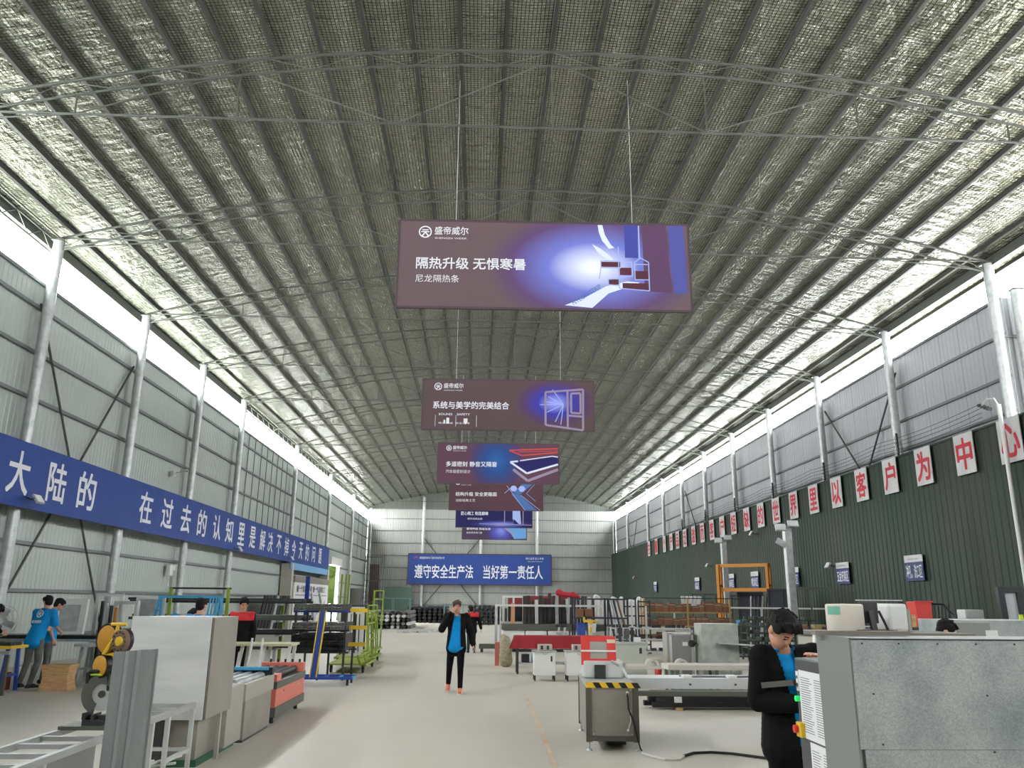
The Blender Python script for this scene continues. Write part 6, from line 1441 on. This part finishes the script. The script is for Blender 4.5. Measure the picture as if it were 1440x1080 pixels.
t = thing('white_casing', 'white rounded machine casing beside the dark screen', 'casing', (4.17, 8.3, 1.482)); MB().bb(-.1, .1, -.15, .15, 0, .27).build('shell', M['white'], t, bevel=.03); MB().bb(.1, .13, -.14, .14, 0, .22).build('side_plate', M['beige'], t); MB().bb(0.04, .09, -.1, 0, .27, .295).build('cap', M['black'], t)
# second machine with speckled sheet
t = thing('machine_cabinet', 'speckled galvanised cabinet further back along the green wall, behind the big one', 'machine', (6.1, 9.6, 0))
MB().bb(-.75, 1.0, -.3, .4, .05, 1.58).build('shell', m_sp, t, bevel=.008); MB().bb(-.76, -.3, -.305, -.3, .1, 1.55).build('plain_sheet', m_side, t); MB().bb(-.7, .95, -.25, .35, 0, .05).build('plinth', M['dark'], t); MB().bb(-.36, -.22, -.308, -.304, 1.3, 1.47).build('paper_label', M['paper'], t)
solo(MB().bb(-.02, .02, -.01, .01, 0, .06), 'lime_marker', mat('neon_tape', (210, 226, 40), .5), 'neon yellow tag on top of the speckled cabinet', 'tag', (6.25, 9.4, 1.582))
t = table('fitting_table', 'dark table with red bin and chair behind the seated red-top person', 6.1, 11.2, 1.9, .7, 1.45, M['dark'], M['dark'], 3)
t = thing('red_bin', 'tapered red plastic bin standing on the dark table', 'bin', (6.05, 11.2, 1.452)); MB().prism([(-.1, 0), (.08, 0), (.1, .33), (-.13, .33)], (0, -.12, 0), (1, 0, 0), (0, 0, 1), (0, .24, 0)).build('body', M['red'], t, bevel=.008); MB().bar((-.14, -.13, .33), (.11, -.13, .33), .02).build('rim', M['red'], t)
t = thing('wire_chair', 'black wire-backed chair standing on the dark table beside the red bin', 'chair', (6.33, 11.2, 1.452))
for k in range(6): MB().path([(-.12+.045*k, 0, 0), (-.13+.05*k, .02, .15), (-.1+.05*k, .06, .28)], .01, 6).build('back_wire', M['black'], t)
MB().path([(-.14, -.02, .01), (-.16, 0, .2), (-.1, .06, .3), (.08, .06, .3), (.18, 0, .16), (.16, -.04, .01)], .016, 6).build('frame', M['black'], t); MB().bb(-.18, .3, -.1, .15, 0, .02).build('seat', M['black'], t)
solo(MB().bb(-.13, .13, -.1, .1, 0, .23), 'white_box', M['white'], 'plain white box on the dark table beyond the wire-backed chair', 'box', (6.74, 11.2, 1.452), bevel=.01)
for i, (x, m_) in enumerate(((5.48, M['yellow']), (5.56, M['paper']), (5.7, M['blue_steel']), (5.77, M['wood']))):
    o = MB().bb(-.03, .03, -.1, .1, 0, .16).build('folder', m_); o.location = (x, 10.98, 1.452); tag(o, f'{("yellow", "white", "blue", "wooden")[i]} folder standing at the near edge of the dark table', 'folder')
# black framed window leaning by the green wall
win_frame('black framed window with bright panes leaning by the green wall past the speckled cabinet', None, 6.98, 10.6, .0, .3, 1.98, .1, M['black'], R(-10), R(-3), mat('bright_pane', (206, 210, 214), .3), 0)
solo(MB().bb(-.4, .4, -.05, .05, 0, 1.82), 'grey_panel', M['greygreen'], 'grey-green panel standing at the frame edge by the leaning black window', 'panel', (7.75, 10.8, 0))
o = MB().obox((0, 0, .1), (.14, .02, .14), Matrix.Rotation(R(30), 3, 'Y')).build('blue_sticker', mat('azure_sticker', (44, 132, 206), .5)); o.location = (6.84, 9.65, 1.582); tag(o, 'small blue panel on top of the speckled cabinet by the leaning window', 'panel')
# floor cable
pts = [on_z(x, y, .012) for x, y in ((903, 1059), (918, 1064), (935, 1068), (956, 1068), (962, 1063), (975, 1059), (1000, 1058), (1030, 1060), (1075, 1066), (1120, 1074))]
mb = MB().path(pts[:5], .012, 8); o = mb.build('floor_cable', M['white'], None, smooth=True); tag(o, 'white stretch of cable on the floor at the hazard-striped machine', 'cable')
mb = MB().path(pts[4:], .017, 8); o = mb.build('floor_cable', M['black_matte'], None, smooth=True); tag(o, 'black cable crossing the floor towards the bowing operator', 'cable')
